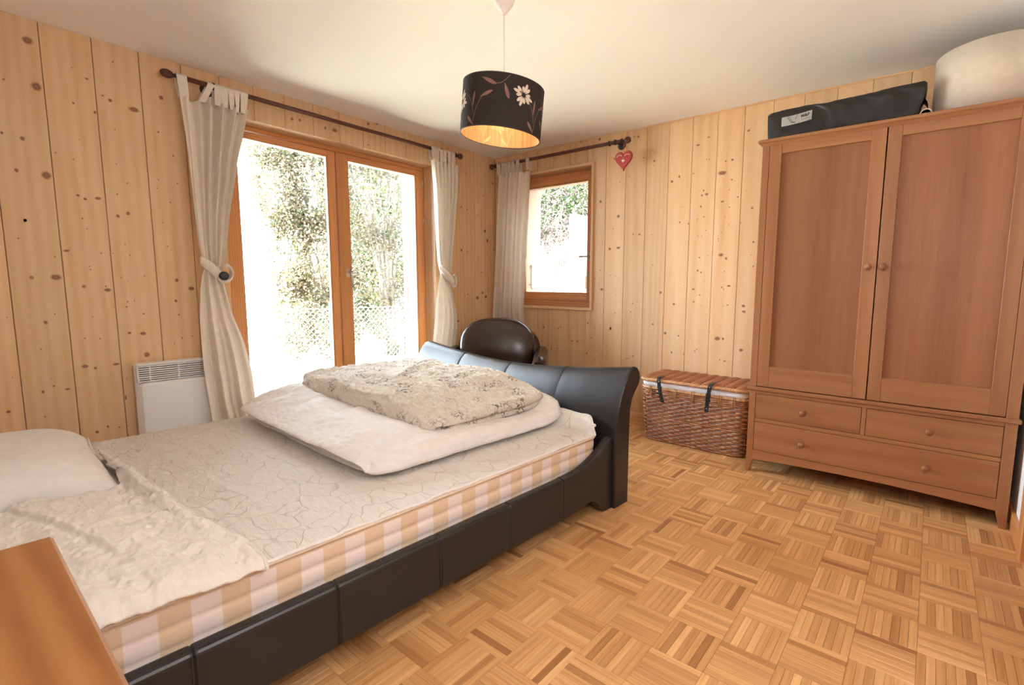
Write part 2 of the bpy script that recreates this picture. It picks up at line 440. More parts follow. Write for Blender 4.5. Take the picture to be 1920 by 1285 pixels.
def ticking(name):
    m, nt, b = newmat(name)
    tc = N(nt, 'ShaderNodeTexCoord'); sp = N(nt, 'ShaderNodeSeparateXYZ'); L(nt, tc.outputs['Object'], sp.inputs[0])
    a = math_(nt, 'DIVIDE', math_(nt, 'ADD', sp.outputs['Y'], 1.671), 0.1214)
    fr = math_(nt, 'FRACT', math_(nt, 'ADD', a, 40.0))
    st = ramp(nt, fr, [(0.0, (0, 0, 0)), (0.012, (1, 1, 1)), (0.488, (1, 1, 1)), (0.512, (0, 0, 0))])
    top = math_(nt, 'GREATER_THAN', sp.outputs['Z'], 0.352)
    lt = mix(nt, top, (0.80, 0.71, 0.67), (0.72, 0.56, 0.40))
    dk = mix(nt, top, (0.735, 0.565, 0.40), (0.72, 0.56, 0.40))
    L(nt, mix(nt, st, dk, lt), b.inputs['Base Color'])
    b.inputs['Roughness'].default_value = 0.75; b.inputs['Specular IOR Level'].default_value = 0.2
    bump(nt, b, noise_(nt, coords(nt), 300, 2), 0.1, 0.001)
    return m
M_ticking = ticking('striped_ticking')
M_piping = plain('piping_tape', (0.76, 0.62, 0.48), 0.6)

def willow(name, c1, c2, c3, rough=0.35):
    m, nt, b = newmat(name)
    v = coords(nt, per_object=False)
    n = noise_(nt, v, 38, 3, 0.6); n2 = noise_(nt, v, 9, 2)
    t = math_(nt, 'ADD', math_(nt, 'MULTIPLY', n, 0.7), math_(nt, 'MULTIPLY', n2, 0.3))
    L(nt, ramp(nt, t, [(0.33, c1), (0.5, c2), (0.68, c3)]), b.inputs['Base Color'])
    b.inputs['Roughness'].default_value = rough; b.inputs['Specular IOR Level'].default_value = 0.6
    return m
M_willow = willow('buff_willow', (0.24, 0.085, 0.038), (0.40, 0.165, 0.075), (0.58, 0.31, 0.17))
M_willow_lid = willow('willow_lid', (0.33, 0.125, 0.052), (0.44, 0.185, 0.085), (0.54, 0.26, 0.13))
M_cane = willow('wrapped_cane', (0.42, 0.20, 0.075), (0.56, 0.30, 0.13), (0.66, 0.40, 0.20))

def glass(name, refl=0.06, tint=(0.97, 0.985, 0.98)):
    m = bpy.data.materials.new(name); m.use_nodes = True; nt = m.node_tree
    nt.nodes.remove(nt.nodes['Principled BSDF'])
    t = N(nt, 'ShaderNodeBsdfTransparent'); t.inputs[0].default_value = (*tint, 1)
    g = N(nt, 'ShaderNodeBsdfGlossy'); g.inputs['Roughness'].default_value = 0.02
    fr = N(nt, 'ShaderNodeFresnel'); fr.inputs[0].default_value = 1.45
    ms = N(nt, 'ShaderNodeMixShader'); L(nt, fr.outputs[0], ms.inputs[0])
    L(nt, t.outputs[0], ms.inputs[1]); L(nt, g.outputs[0], ms.inputs[2])
    L(nt, ms.outputs[0], nt.nodes['Material Output'].inputs['Surface'])
    return m
M_glass = glass('window_glass')

def leafmat(name, cols, trans=0.5):
    m, nt, b = newmat(name)
    at = N(nt, 'ShaderNodeAttribute', attribute_name='rnd')
    c = ramp(nt, at.outputs['Fac'], [(i / (len(cols) - 1), k) for i, k in enumerate(cols)])
    L(nt, c, b.inputs['Base Color']); b.inputs['Roughness'].default_value = 0.6
    tr = N(nt, 'ShaderNodeBsdfTranslucent'); L(nt, c, tr.inputs['Color'])
    ms = N(nt, 'ShaderNodeMixShader'); ms.inputs[0].default_value = trans
    L(nt, b.outputs[0], ms.inputs[1]); L(nt, tr.outputs[0], ms.inputs[2])
    L(nt, ms.outputs[0], nt.nodes['Material Output'].inputs['Surface'])
    return m
M_leaf_gold = leafmat('autumn_leaves', [(0.056, 0.070, 0.027), (0.113, 0.086, 0.050), (0.141, 0.110, 0.068), (0.169, 0.137, 0.096)])
M_leaf_green = leafmat('green_leaves', [(0.021, 0.038, 0.011), (0.036, 0.063, 0.018), (0.068, 0.086, 0.032), (0.102, 0.097, 0.054)])
M_leaf_shrub = leafmat('shrub_leaves', [(0.026, 0.043, 0.029), (0.043, 0.062, 0.046), (0.066, 0.082, 0.066)])
M_leaf_thuja = leafmat('thuja_sprays', [(0.012, 0.028, 0.007), (0.020, 0.040, 0.010), (0.034, 0.052, 0.018)])
M_twig = leafmat('dry_twigs', [(0.016, 0.008, 0.006), (0.030, 0.017, 0.011), (0.046, 0.028, 0.020)], 0.05)
M_bark = plain('pale_bark', (0.135, 0.115, 0.095), 0.85, nscale=30, var=0.25, bmp=0.4, bscale=60)
M_lawn = plain('pale_lawn', (0.30, 0.285, 0.225), 0.95, nscale=5, var=0.12, bmp=0.5, bscale=60, bdist=0.03)
M_soil = plain('bank_soil', (0.026, 0.015, 0.0105), 0.95, nscale=8, var=0.5, bmp=0.8, bscale=20, bdist=0.06)
M_rock = plain('grey_rock', (0.22, 0.215, 0.20), 0.9, nscale=8, var=0.3, bmp=0.6, bscale=14, bdist=0.03)
M_pale_wood = wood('pale_fence_wood', axis='X', light=(0.58, 0.53, 0.48), mid=(0.50, 0.45, 0.40), dark=(0.38, 0.33, 0.29), rough=0.8)
# ------------------------------------------------------------------ setting: floor
CEIL = 2.3232
XR, YN = 3.885, -4.0            # right wall, near wall
WT = 0.45                       # wall thickness
DY0, DY1, DZ = -2.334, -0.742, 2.112      # french door opening
WX0, WX1, WZ0, WZ1 = 0.20, 1.15, 0.907, 2.106  # window opening

floor = MB(); floor.box(-WT, XR + 0.2, YN - 0.2, WT, -0.12, -0.012)
floor = floor.build('floor', plain('subfloor', (0.10, 0.05, 0.02), 0.8)); tag(floor, 'oak mosaic parquet floor of small squares', kind='structure')
S, GX, GY, NS = 0.16, 2.7537, -1.1394, 7
SW = S / NS
def project(p):
    d = Vector(p) - CAM_POS; z = d.dot(fwd)
    if z <= 0.05: return None
    return PPX + F_PX * d.dot(cr) / z, 642.5 - F_PX * d.dot(cu) / z, z
stave_var = {}
def stave_mesh(axis, k):
    if (axis, k) not in stave_var:
        mb = MB(); g = 0.0003
        if axis == 'y': mb.box(-SW / 2 + g, SW / 2 - g, -S / 2 + g, S / 2 - g, -0.012, 0.0, 0.0007, rv=k / 9)
        else: mb.box(-S / 2 + g, S / 2 - g, -SW / 2 + g, SW / 2 - g, -0.012, 0.0, 0.0007, rv=k / 9)
        stave_var[axis, k] = mb.mesh('stave', M_parq_y if axis == 'y' else M_parq_x)
    return stave_var[axis, k]
def tone():
    r = rnd.random()
    return 0 if r < 0.025 else 1 if r < 0.09 else 9 if r > 0.955 else 8 if r > 0.88 else rnd.choice((2, 3, 4, 4, 5, 5, 6, 7))
vis = []; hidden = []
for c in range(-18, 8):
    for r in range(-8, 19):
        x0 = GX + S * c; y1 = GY - S * r; x1 = x0 + S; y0 = y1 - S
        if x1 <= 0.0 or x0 >= XR or y1 <= YN or y0 >= 0.0: continue
        cx, cy = (x0 + x1) / 2, (y0 + y1) / 2
        p = project((cx, cy, 0))
        seen = p and -60 < p[0] < 1990 and -60 < p[1] < 1360 and (cx > 2.12 or cy > -1.35) and not (cx < 1.45 and cy > -1.4)
        if seen and cx > 2.0 and cy > -1.35 and cy < 0: seen = seen and not (cx > 2.75 and cy > -0.42)
        (vis if seen else hidden).append(((p[2] if p else 9), c, r, cx, cy))
vis.sort()
full = all
def block_staves(mb, c, r, cx, cy, clip=True):
    ax = 'y' if (c + r) % 2 else 'x'
    for i in range(NS):
        o = -S / 2 + SW * (i + 0.5); g = 0.0003; dz = rnd.uniform(-0.0003, 0)
        a = (cx + o - SW / 2 + g, cx + o + SW / 2 - g, cy - S / 2 + g, cy + S / 2 - g) if ax == 'y' else (cx - S / 2 + g, cx + S / 2 - g, cy + o - SW / 2 + g, cy + o + SW / 2 - g)
        if clip: a = (max(a[0], 0.0), min(a[1], XR), max(a[2], YN), min(a[3], 0.0))
        if a[1] - a[0] < 0.004 or a[3] - a[2] < 0.004: continue
        mb.box(*a, -0.012, dz, 0.0007, mi=0 if ax == 'y' else 1, rv=tone() / 9)
nst = 0
for z, c, r, cx, cy in vis[:295]:
    ax = 'y' if (c + r) % 2 else 'x'
    inside = cx - S / 2 >= 0 and cx + S / 2 <= XR and cy - S / 2 >= YN and cy + S / 2 <= 0
    if nst + NS <= 294 and inside:
        e = bpy.data.objects.new('parquet_block', None); COL.objects.link(e); e.parent = floor; e.location = (cx, cy, 0)
        e.empty_display_size = 0.05
        for i in range(NS):
            o = -S / 2 + SW * (i + 0.5)
            s_ = bpy.data.objects.new('stave', stave_mesh(ax, tone())); COL.objects.link(s_); s_.parent = e
            s_.location = (o, 0, rnd.uniform(-0.0003, 0)) if ax == 'y' else (0, o, rnd.uniform(-0.0003, 0))
        nst += NS
    else:
        mb = MB(); block_staves(mb, c, r, 0, 0, False) if inside else block_staves(mb, c, r, cx, cy)
        o = mb.build('parquet_block', [M_parq_y, M_parq_x], floor, fixn=False)
        if inside: o.location = (cx, cy, 0)
mb = MB()
for z, c, r, cx, cy in hidden + vis[295:]: block_staves(mb, c, r, cx, cy)
tag(mb.build('parquet_field', [M_parq_y, M_parq_x], floor, fixn=False), kind='stuff')

# ------------------------------------------------------------------ walls
KNOTS_LEFT=[(-3.11,2.222,22,21),(-3.096,2.018,27,24),(-3.162,1.762,10,12),(-3.226,1.772,6,9),(-3.193,1.609,8,11),(-3.095,1.603,23,23),(-3.183,1.377,6,7),(-3.201,2.017,5,6),(-2.965,2.149,3,4),(-2.914,2.113,9,6),(-2.972,1.978,6,7),(-2.894,1.955,14,10),(-2.963,1.804,2,3),(-3.054,1.72,4,4),(-2.993,1.7,4,4),(-2.989,1.523,8,7),(-2.965,1.51,6,7),(-2.915,1.52,15,9),(-2.806,2.232,4,5),(-2.83,2.033,10,10),(-2.859,2.048,6,5),(-2.736,2.013,26,16),(-2.821,1.889,4,4),(-2.798,1.457,10,12),(-2.841,1.438,9,11),(-2.612,2.111,12,14),(-2.637,1.921,5,7),(-2.577,1.806,5,6),(-2.654,1.66,4,5),(-2.567,1.654,4,5),(-2.607,1.543,4,6),(-2.79,1.619,4,5),(-2.836,1.553,4,6),(-2.486,2.195,7,10),(-2.828,1.71,4,4),(-3.183,1.377,6,7),(-2.967,1.358,3,4),(-3.051,1.241,14,7),(-2.922,1.237,4,5),(-3.183,1.103,9,11),(-3.099,1.106,26,17),(-2.97,1.149,4,4),(-2.972,1.165,3,4),(-3.001,1.061,10,10),(-2.91,1.043,17,11),(-3.277,0.912,3,3),(-3.152,0.881,9,12),(-2.979,0.902,3,4),(-3.017,0.792,5,4),(-2.959,0.785,4,5),(-3.178,0.749,3,5),(-3.027,0.644,16,12),(-2.988,0.63,8,9),(-2.905,0.641,17,9),(-3.284,0.62,2,4),(-3.155,0.598,3,3),(-3.148,0.557,5,6),(-3.188,0.534,7,10),(-3.1,0.534,12,6),(-3.309,0.456,9,9),(-3.19,0.408,3,6),(-2.973,0.418,2,3),(-2.962,0.304,6,8),(-3.006,0.284,9,10),(-2.915,0.29,4,5),(-2.878,0.29,3,4),(-2.879,0.449,9,16),(-2.867,0.556,3,5),(-2.822,1.289,3,4),(-2.637,1.292,4,4),(-2.875,1.239,3,4),(-2.805,1.232,4,4),(-2.85,1.111,3,4),(-2.823,1.091,3,3),(-2.752,1.121,4,4),(-2.804,0.984,3,5),(-2.84,0.951,5,5),(-2.77,0.911,7,5),(-2.837,0.807,9,9),(-2.779,0.8,17,12),(-2.771,0.679,16,17),(-2.606,1.1,10,13),(-2.539,1.052,18,14),(-2.618,0.98,9,9),(-2.609,0.898,5,5),(-2.602,0.761,4,6),(-2.641,0.729,3,5),(-2.553,0.769,5,5),(-1.908,2.185,12,13),(-1.857,2.192,10,12),(-1.683,2.184,9,11),(-1.614,2.186,23,16),(-1.348,2.3,14,14),(-1.275,2.319,15,8),(-1.354,2.144,9,6),(-0.376,2.114,8,9),(-0.459,2.124,6,10),(-0.438,1.805,13,10),(-0.368,1.792,8,9),(-0.165,1.949,6,9),(-0.223,1.914,6,6),(-0.232,1.759,6,6),(-0.191,2.228,6,7),(-0.034,2.085,15,11),(-0.03,1.818,7,8),(-0.348,2,5,3),(-0.2,2.045,6,5),(-0.141,1.617,18,17),(-0.109,1.528,16,18),(-0.441,1.413,14,14),(-0.37,1.405,8,7),(-0.503,0.758,26,11),(-0.248,0.971,25,18),(-0.135,0.98,19,16),(-0.179,1.019,14,14),(-0.368,1.007,8,8),(-0.406,0.999,6,6),(-0.268,0.764,16,8),(-0.023,1.445,9,10),(-0.499,1.117,12,4),(-0.27,1.121,5,5),(-0.189,1.219,7,8),(-0.429,1.315,5,5)]
KNOTS_FAR=[(2.424,2.155,12,9),(1.577,2.26,12,11),(1.54,2.268,6,7),(1.629,2.094,15,4),(1.722,2.055,12,10),(1.36,2.123,7,8),(1.933,1.912,9,12),(1.874,1.884,14,10),(2.069,2.117,17,8),(2.146,2.16,11,5),(2.138,2.007,5,4),(2.155,2.003,5,4),(2.041,1.921,7,5),(2.257,1.897,36,17),(2.323,1.978,12,9),(2.325,1.843,8,6),(2.277,1.974,8,7),(2.149,1.761,14,12),(2.113,1.757,10,8),(2.125,1.791,7,8),(2.312,1.776,4,6),(2.109,1.678,9,9),(2.266,1.699,16,7),(2.374,1.72,7,7),(2.318,1.655,5,6),(2.474,1.636,11,9),(2.134,1.603,6,6),(2.086,1.589,7,4),(1.949,1.576,8,8),(2.021,1.562,12,10),(2.29,1.592,5,4),(2.398,1.543,9,5),(2.32,1.534,4,4),(1.412,1.663,16,15),(1.365,1.565,6,6),(1.554,1.51,7,8),(1.611,1.506,12,10),(1.72,1.496,5,5),(2.153,1.506,6,4),(2.095,1.468,5,4),(2.123,1.465,5,4),(2.248,1.44,5,5),(2.495,1.405,8,9),(1.336,1.403,15,14),(1.419,1.409,21,11),(2.274,1.324,22,14),(2.312,1.298,10,11),(2.116,1.309,7,7),(2.176,1.325,4,4),(2.482,1.317,4,4),(2.503,1.239,6,7),(2.105,1.214,9,10),(2.131,1.201,7,8),(2.304,1.206,5,5),(1.737,1.262,6,6),(1.394,1.177,5,4),(1.353,1.184,5,5),(2.341,1.103,16,8),(2.289,1.093,7,7),(2.305,1.08,4,6),(2.077,1.077,13,7),(1.81,1.048,13,12),(2.129,1.035,6,7),(2.084,0.983,10,6),(1.925,0.961,11,11),(2.45,0.963,16,11),(2.456,0.923,16,11),(2.338,0.967,8,5),(2.307,0.957,4,4),(2.143,0.952,4,4),(1.566,0.956,7,7),(1.55,0.887,6,7),(1.753,0.796,10,9),(1.861,0.731,14,13),(1.973,0.718,7,9),(1.362,0.737,8,13),(2.275,0.719,24,17),(2.317,0.72,10,11),(2.45,0.649,16,12),(2.123,0.627,6,7),(2.109,0.612,6,7),(1.921,0.585,8,12),(2.023,0.58,8,9),(1.583,0.523,8,9),(1.544,0.499,5,7),(1.524,0.497,6,6),(2.336,0.558,12,6),(2.3,0.563,6,6),(2.217,0.763,6,6),(1.236,1.796,13,14),(1.418,1.933,5,5),(1.249,1.227,6,8),(1.264,1.066,20,12),(1.199,1.158,6,5),(0.631,0.708,11,14),(0.803,0.704,7,11),(0.827,0.719,7,7),(0.959,0.601,15,8),(1.021,0.601,10,11),(1.129,0.771,8,10),(1.192,0.73,5,5),(1.168,0.646,6,7),(0.723,0.509,12,17),(0.795,0.521,8,7),(1.122,0.505,12,10),(1.229,0.538,6,5),(1.212,0.459,6,5),(1.36,0.74,8,14),(1.368,0.567,4,5),(0.601,0.573,7,10),(1.401,0.87,6,5),(1.216,2.301,16,14),(1.029,2.309,10,8)]

PW = 0.1865
def knot(mb, plane, a, z, ra, rz, ang, n=14):
    """a flat oval knot flush with the plank face (0.3 mm proud)"""
    base = len(mb.v); e = 0.0004
    pts = [(0, 0)] + [(1.25 * ra * math.cos(2 * PI * i / n) * (1 + 0.08 * rnd.uniform(-1, 1)), 1.25 * rz * math.sin(2 * PI * i / n)) for i in range(n)]
    V = []
    for px, pz in pts:
        q = px * math.cos(ang) - pz * math.sin(ang); w = px * math.sin(ang) + pz * math.cos(ang)
        V.append((e, a + q, z + w) if plane == 'x' else (a + q, -e, z + w))
    fs = [(0, i + 1, (i + 1) % n + 1) for i in range(n)]
    if plane == 'y': fs = [f for f in fs]
    mb.add(V, fs)
    mb.kr[base] = 0.0
    for i in range(1, n + 1): mb.kr[base + i] = 1.0
def plank_wall(root, plane, edges, opening, knots, thick=0.018):
    (o0, o1, oz0, oz1) = opening
    for a0, a1 in zip(edges, edges[1:]):
        mb = MB(); g = 0.0011; bev = 0.0022; p0, p1 = a0 + g, a1 - g
        def bx(b0, b1, z0, z1):
            if b1 - b0 < 0.004 or z1 - z0 < 0.004: return
            if plane == 'x': mb.box(-thick, 0, b0, b1, z0, z1, bev)
            else: mb.box(b0, b1, 0, thick, z0, z1, bev)
        spans = []
        if a1 <= o0 or a0 >= o1: spans = [(p0, p1, 0, CEIL)]
        else:
            if a0 < o0: spans.append((p0, o0, 0, CEIL))
            if a1 > o1: spans.append((o1, p1, 0, CEIL))
            m0, m1 = max(p0, o0), min(p1, o1)
            spans.append((m0, m1, oz1, CEIL))
            if oz0 > 0: spans.append((m0, m1, 0, oz0))
        for s_ in spans: bx(*s_)
        for (a, z, ra, rz) in knots:
            ra /= 1000; rz /= 1000
            for b0, b1, z0, z1 in spans:
                if b0 < a < b1 and z0 < z < z1:
                    ra2 = min(ra, a - b0 - 0.003, b1 - a - 0.003)
                    if ra2 < 0.4 * ra: a = max(b0 + 0.6 * ra, min(b1 - 0.6 * ra, a)); ra2 = 0.5 * ra
                    if ra2 > 0.001: knot(mb, plane, a, z, ra2 / 1.1, rz / 1.1, rnd.uniform(-0.2, 0.2) if ra < 1.5 * rz else rnd.uniform(-0.08, 0.08))
        # scattered pin knots
        for k in range(3):
            a = rnd.uniform(p0 + 0.02, p1 - 0.02); z = rnd.uniform(0.1, 2.25); r_ = rnd.uniform(0.0022, 0.004)
            if any(b0 + r_ < a < b1 - r_ and z0 + r_ < z < z1 - r_ for b0, b1, z0, z1 in spans): knot(mb, plane, a, z, r_, r_ * 1.2, 0)
        mb.kr.setdefault(0, 1.0)
        o = mb.build('plank', M_pine, root, fixn=False)

M_core = plain('wall_core', (0.30, 0.18, 0.09), 0.8)
wl = MB()
wl.box(-WT, -0.018, YN - 0.2, DY0 - 0.02, -0.12, 2.5); wl.box(-WT, -0.018, DY1 + 0.02, WT, -0.12, 2.5)
wl.box(-WT, -0.018, DY0 - 0.02, DY1 + 0.02, DZ + 0.02, 2.5); wl.box(-WT, -0.16, DY0 - 0.02, DY1 + 0.02, -0.12, -0.002)
wall_left = tag(wl.build('wall_left', M_core), 'knotty pine plank wall holding the glazed double door', kind='structure')
plank_wall(wall_left, 'x', [-4.0035 + PW * k for k in range(1, 22)] + [-0.0005][0:0], (DY0, DY1, 0, DZ), KNOTS_LEFT) if False else None
eL = [YN] + [-3.071 + PW * k for k in range(-4, 17)] + [-0.0005]
plank_wall(wall_left, 'x', eL, (DY0, DY1, 0, DZ), KNOTS_LEFT)
wf = MB()
wf.box(-0.018, WX0 - 0.02, 0.018, WT, -0.12, 2.5); wf.box(WX1 + 0.02, XR + 0.2, 0.018, WT, -0.12, 2.5)
wf.box(WX0 - 0.02, WX1 + 0.02, 0.018, WT, WZ1 + 0.02, 2.5); wf.box(WX0 - 0.02, WX1 + 0.02, 0.018, WT, -0.12, WZ0 - 0.02)
wall_far = tag(wf.build('wall_far', M_core), 'knotty pine plank wall behind the wardrobe and wicker trunk', kind='structure')
xs0 = 0.548 - 0.1848 * 3
eF = [0.0005] + [x for x in [xs0 + 0.1848 * k for k in range(0, 22)] if 0.02 < x < XR - 0.02] + [XR]
plank_wall(wall_far, 'y', eF, (WX0, WX1, WZ0, WZ1), KNOTS_FAR)

D2Y0, D2Y1, D2Z = -1.78, -0.925, 2.03       # doorway in the right wall
wr = MB()
wr.box(XR, XR + 0.16, D2Y1 - 0.0, 0.018, -0.12, 2.5); wr.box(XR, XR + 0.16, YN - 0.2, D2Y0, -0.12, 2.5); wr.box(XR, XR + 0.16, D2Y0, D2Y1, D2Z, 2.5)
tag(wr.build('wall_right', M_plaster), 'white painted wall beside the wardrobe', kind='structure')
wn = MB(); wn.box(-0.018, XR + 0.2, YN - 0.2, YN, -0.12, 2.5)
tag(wn.build('wall_near', M_plaster), 'white painted wall behind the viewpoint', kind='structure')
ce = MB(); ce.box(-WT - 0.5, XR + 0.2, YN - 0.2, WT + 0.5, CEIL, CEIL + 0.2)
tag(ce.build('ceiling', M_plaster), 'smooth white plastered ceiling', kind='structure')

b = MB(); b.box(0.0, XR, -0.013, 0.0, 0.0, 0.06, 0.003)
tag(b.build('baseboard_far', M_pine_x), 'low pine skirting board under the far wall', kind='structure')
b = MB(); b.box(0.0, 0.013, YN, DY0 - 0.005, 0.0, 0.06, 0.003); b.box(0.0, 0.013, DY1 + 0.005, -0.014, 0.0, 0.06, 0.003)
tag(b.build('baseboard_left', M_pine_y), 'low pine skirting board under the left wall', kind='structure')
b = MB(); b.box(XR - 0.017, XR, -0.848, -0.014, 0.0, 0.085, 0.003); b.box(XR - 0.017, XR, YN, D2Y0 - 0.08, 0.0, 0.085, 0.003)
tag(b.build('baseboard_right', M_larch_y), 'pine skirting board on the white right wall', kind='structure')
t = MB(); t.box(0.003, XR, -0.009, 0.0, CEIL - 0.008, CEIL, 0.002); 
tag(t.build('trim_1', M_pine_x), 'thin pine bead where far wall meets ceiling', kind='structure')
def bx_(name, mat, parent, *a):
    m_ = MB(); m_.box(*a); return m_.build(name, mat, parent)
# inner door on the right
d2 = tag(bpy.data.objects.new('door_2', None), 'wooden inner door in the white right wall', kind='structure'); COL.objects.link(d2)
bx_('casing', M_larch_z, d2, XR - 0.022, XR + 0.01, D2Y1 - 0.005, D2Y1 + 0.077, 0, D2Z + 0.07, 0.004)
bx_('casing', M_larch_z, d2, XR - 0.022, XR + 0.01, D2Y0 - 0.075, D2Y0 + 0.005, 0, D2Z + 0.07, 0.004)
bx_('head_casing', M_larch_y, d2, XR - 0.0219, XR + 0.01, D2Y0 + 0.005, D2Y1 - 0.005, D2Z - 0.005, D2Z + 0.0699, 0.004)
b = MB(); b.box(XR + 0.012, XR + 0.052, D2Y0 + 0.004, D2Y1 - 0.004, 0.006, D2Z - 0.004, 0.004); b.build('door_leaf', M_oak_z, d2)
b = MB(); b.box(XR - 0.03, XR + 0.012, D2Y0 + 0.06, D2Y0 + 0.09, 0.95, 1.1, 0.004); b.tube([(XR + 0.0, D2Y0 + 0.075, 1.05), (XR - 0.05, D2Y0 + 0.075, 1.05), (XR - 0.05, D2Y0 + 0.19, 1.05)], 0.009); b.build('door_handle', M_metal, d2)

# reveal boards, outer reveals
b = MB(); b.box(-0.143, -0.0182, DY0 - 0.019, DY1 + 0.019, DZ, DZ + 0.018)
tag(b.build('trim_2', M_pine_y), 'pale pine board lining the top of the glazed door recess', kind='structure')
b = MB(); b.box(-0.143, -0.0182, DY1, DY1 + 0.019, 0, DZ - 0.0005); b.box(-0.143, -0.0182, DY0 - 0.019, DY0, 0, DZ - 0.0005)
tag(b.build('trim_3', M_pine_plain), 'pale pine boards lining the sides of the glazed door recess', kind='structure')
b = MB()
b.box(-WT - 0.012, -0.215, DY1 - 0.005, DY1 + 0.018, -0.1, DZ); b.box(-WT - 0.012, -0.215, DY0 - 0.018, DY0 + 0.005, -0.1, DZ); b.box(-WT - 0.012, -0.215, DY0, DY1, DZ - 0.02, DZ + 0.018)
tag(b.build('trim_4', M_weather), 'pale weathered wood lining outside the glazed door', kind='structure')
b = MB()
b.box(WX0 - 0.018, WX0 - 0.0, 0.19, WT + 0.012, WZ0, WZ1); b.box(WX1, WX1 + 0.018, 0.19, WT + 0.012, WZ0, WZ1); b.box(WX0, WX1, 0.19, WT + 0.012, WZ1 - 0.03, WZ1 + 0.018); b.box(WX0, WX1, 0.19, WT + 0.05, WZ0 - 0.018, WZ0 + 0.02)
tag(b.build('trim_5', M_weather), 'pale weathered wood lining outside the small window', kind='structure')
b = MB()
b.box(WX0, WX1, 0.0182, 0.11, WZ1, WZ1 + 0.017); b.box(WX0, WX1, 0.0182, 0.11, WZ0 - 0.017, WZ0)
b.box(WX0 - 0.018, WX0, 0.0182, 0.11, WZ0 - 0.017, WZ1 + 0.017); b.box(WX1, WX1 + 0.018, 0.0182, 0.11, WZ0 - 0.017, WZ1 + 0.017)
tag(b.build('trim_6', M_pine_x), 'pale pine boards lining the small window recess', kind='structure')

# ------------------------------------------------------------------ french door
fd = tag(bpy.data.objects.new('door_1', None), 'stained wood double glazed door onto the garden', kind='structure'); COL.objects.link(fd)
XF = -0.143; XB = -0.213
bx_('frame_jamb', M_larch_z, fd, XB, XF, DY0, DY0 + 0.045, 0, DZ, 0.003); bx_('frame_jamb', M_larch_z, fd, XB, XF, DY1 - 0.02, DY1, 0, DZ, 0.003)
b = MB(); b.box(XB, XF - 0.0005, DY0 + 0.045, DY1 - 0.02, DZ - 0.032, DZ, 0.003); b.build('frame_head', M_larch_y, fd)
b = MB(); b.box(XB - 0.03, XF + 0.0, DY0 + 0.045, DY1 - 0.02, 0, 0.03, 0.004); b.build('threshold', M_metal, fd)
def sash(name, y0, y1, gl0, gl1, gz0, gz1, xf):
    z0, z1 = 0.034, DZ - 0.036
    o = bpy.data.objects.new(name, None); COL.objects.link(o); o.parent = fd
    bx_('stile', M_larch_z, o, XB + 0.008, xf, y0, gl0 - 0.010, z0, z1, 0.004); bx_('stile', M_larch_z, o, XB + 0.008, xf, gl1 + 0.010, y1, z0, z1, 0.004)
    bx_('sash_rail', M_larch_y, o, XB + 0.0085, xf - 0.0005, gl0 - 0.010, gl1 + 0.010, gz1 + 0.010, z1, 0.004); bx_('sash_rail', M_larch_y, o, XB + 0.0085, xf - 0.0005, gl0 - 0.010, gl1 + 0.010, z0, gz0 - 0.010, 0.004)
    for (a0, a1, c0, c1) in ((gl0 - 0.012, gl0, gz0 - 0.012, gz1 + 0.012), (gl1, gl1 + 0.012, gz0 - 0.012, gz1 + 0.012)): bx_('glazing_bead', M_larch_z, o, xf - 0.035, xf - 0.006, a0, a1, c0, c1, 0.003)
    for (c0, c1) in ((gz0 - 0.012, gz0), (gz1, gz1 + 0.012)): bx_('glazing_bead', M_larch_y, o, xf - 0.0345, xf - 0.0065, gl0, gl1, c0, c1, 0.003)
    q = MB(); q.box(-0.186, -0.182, gl0 - 0.008, gl1 + 0.008, gz0 - 0.008, gz1 + 0.008); q.build('pane', M_glass, o)
    return o
sl = sash('left_sash', DY0 + 0.047, -1.5425, -2.196, -1.608, 0.16, 2.030, XF - 0.004)
sr = sash('right_sash', -1.5385, DY1 - 0.022, -1.440, -0.834, 0.16, 2.030, XF + 0.006)
h = MB(); h.box(XF + 0.006, XF + 0.014, -1.494, -1.466, 1.140, 1.212, 0.003); hh = h.build('handle_plate', M_metal, sr)
h = MB(); h.tube([(XF + 0.01, -1.478, 1.182), (XF + 0.05, -1.478, 1.182)], 0.009, 12); h.tube([(XF + 0.05, -1.478, 1.188), (XF + 0.055, -1.474, 1.16), (XF + 0.055, -1.470, 1.06)], [0.009, 0.009, 0.007], 10); h.build('handle_lever', M_metal, sr)
for z in (1.975, 1.655, 0.93, 0.3):
    h = MB(); h.lathe([(0.0045, -0.022), (0.0045, -0.001), (0.0035, -0.001), (0.0035, 0.001), (0.0045, 0.001), (0.0045, 0.022)], 10, M=Matrix.Translation((XF + 0.012, DY1 - 0.021, z))); h.build('hinge', M_silver, fd)

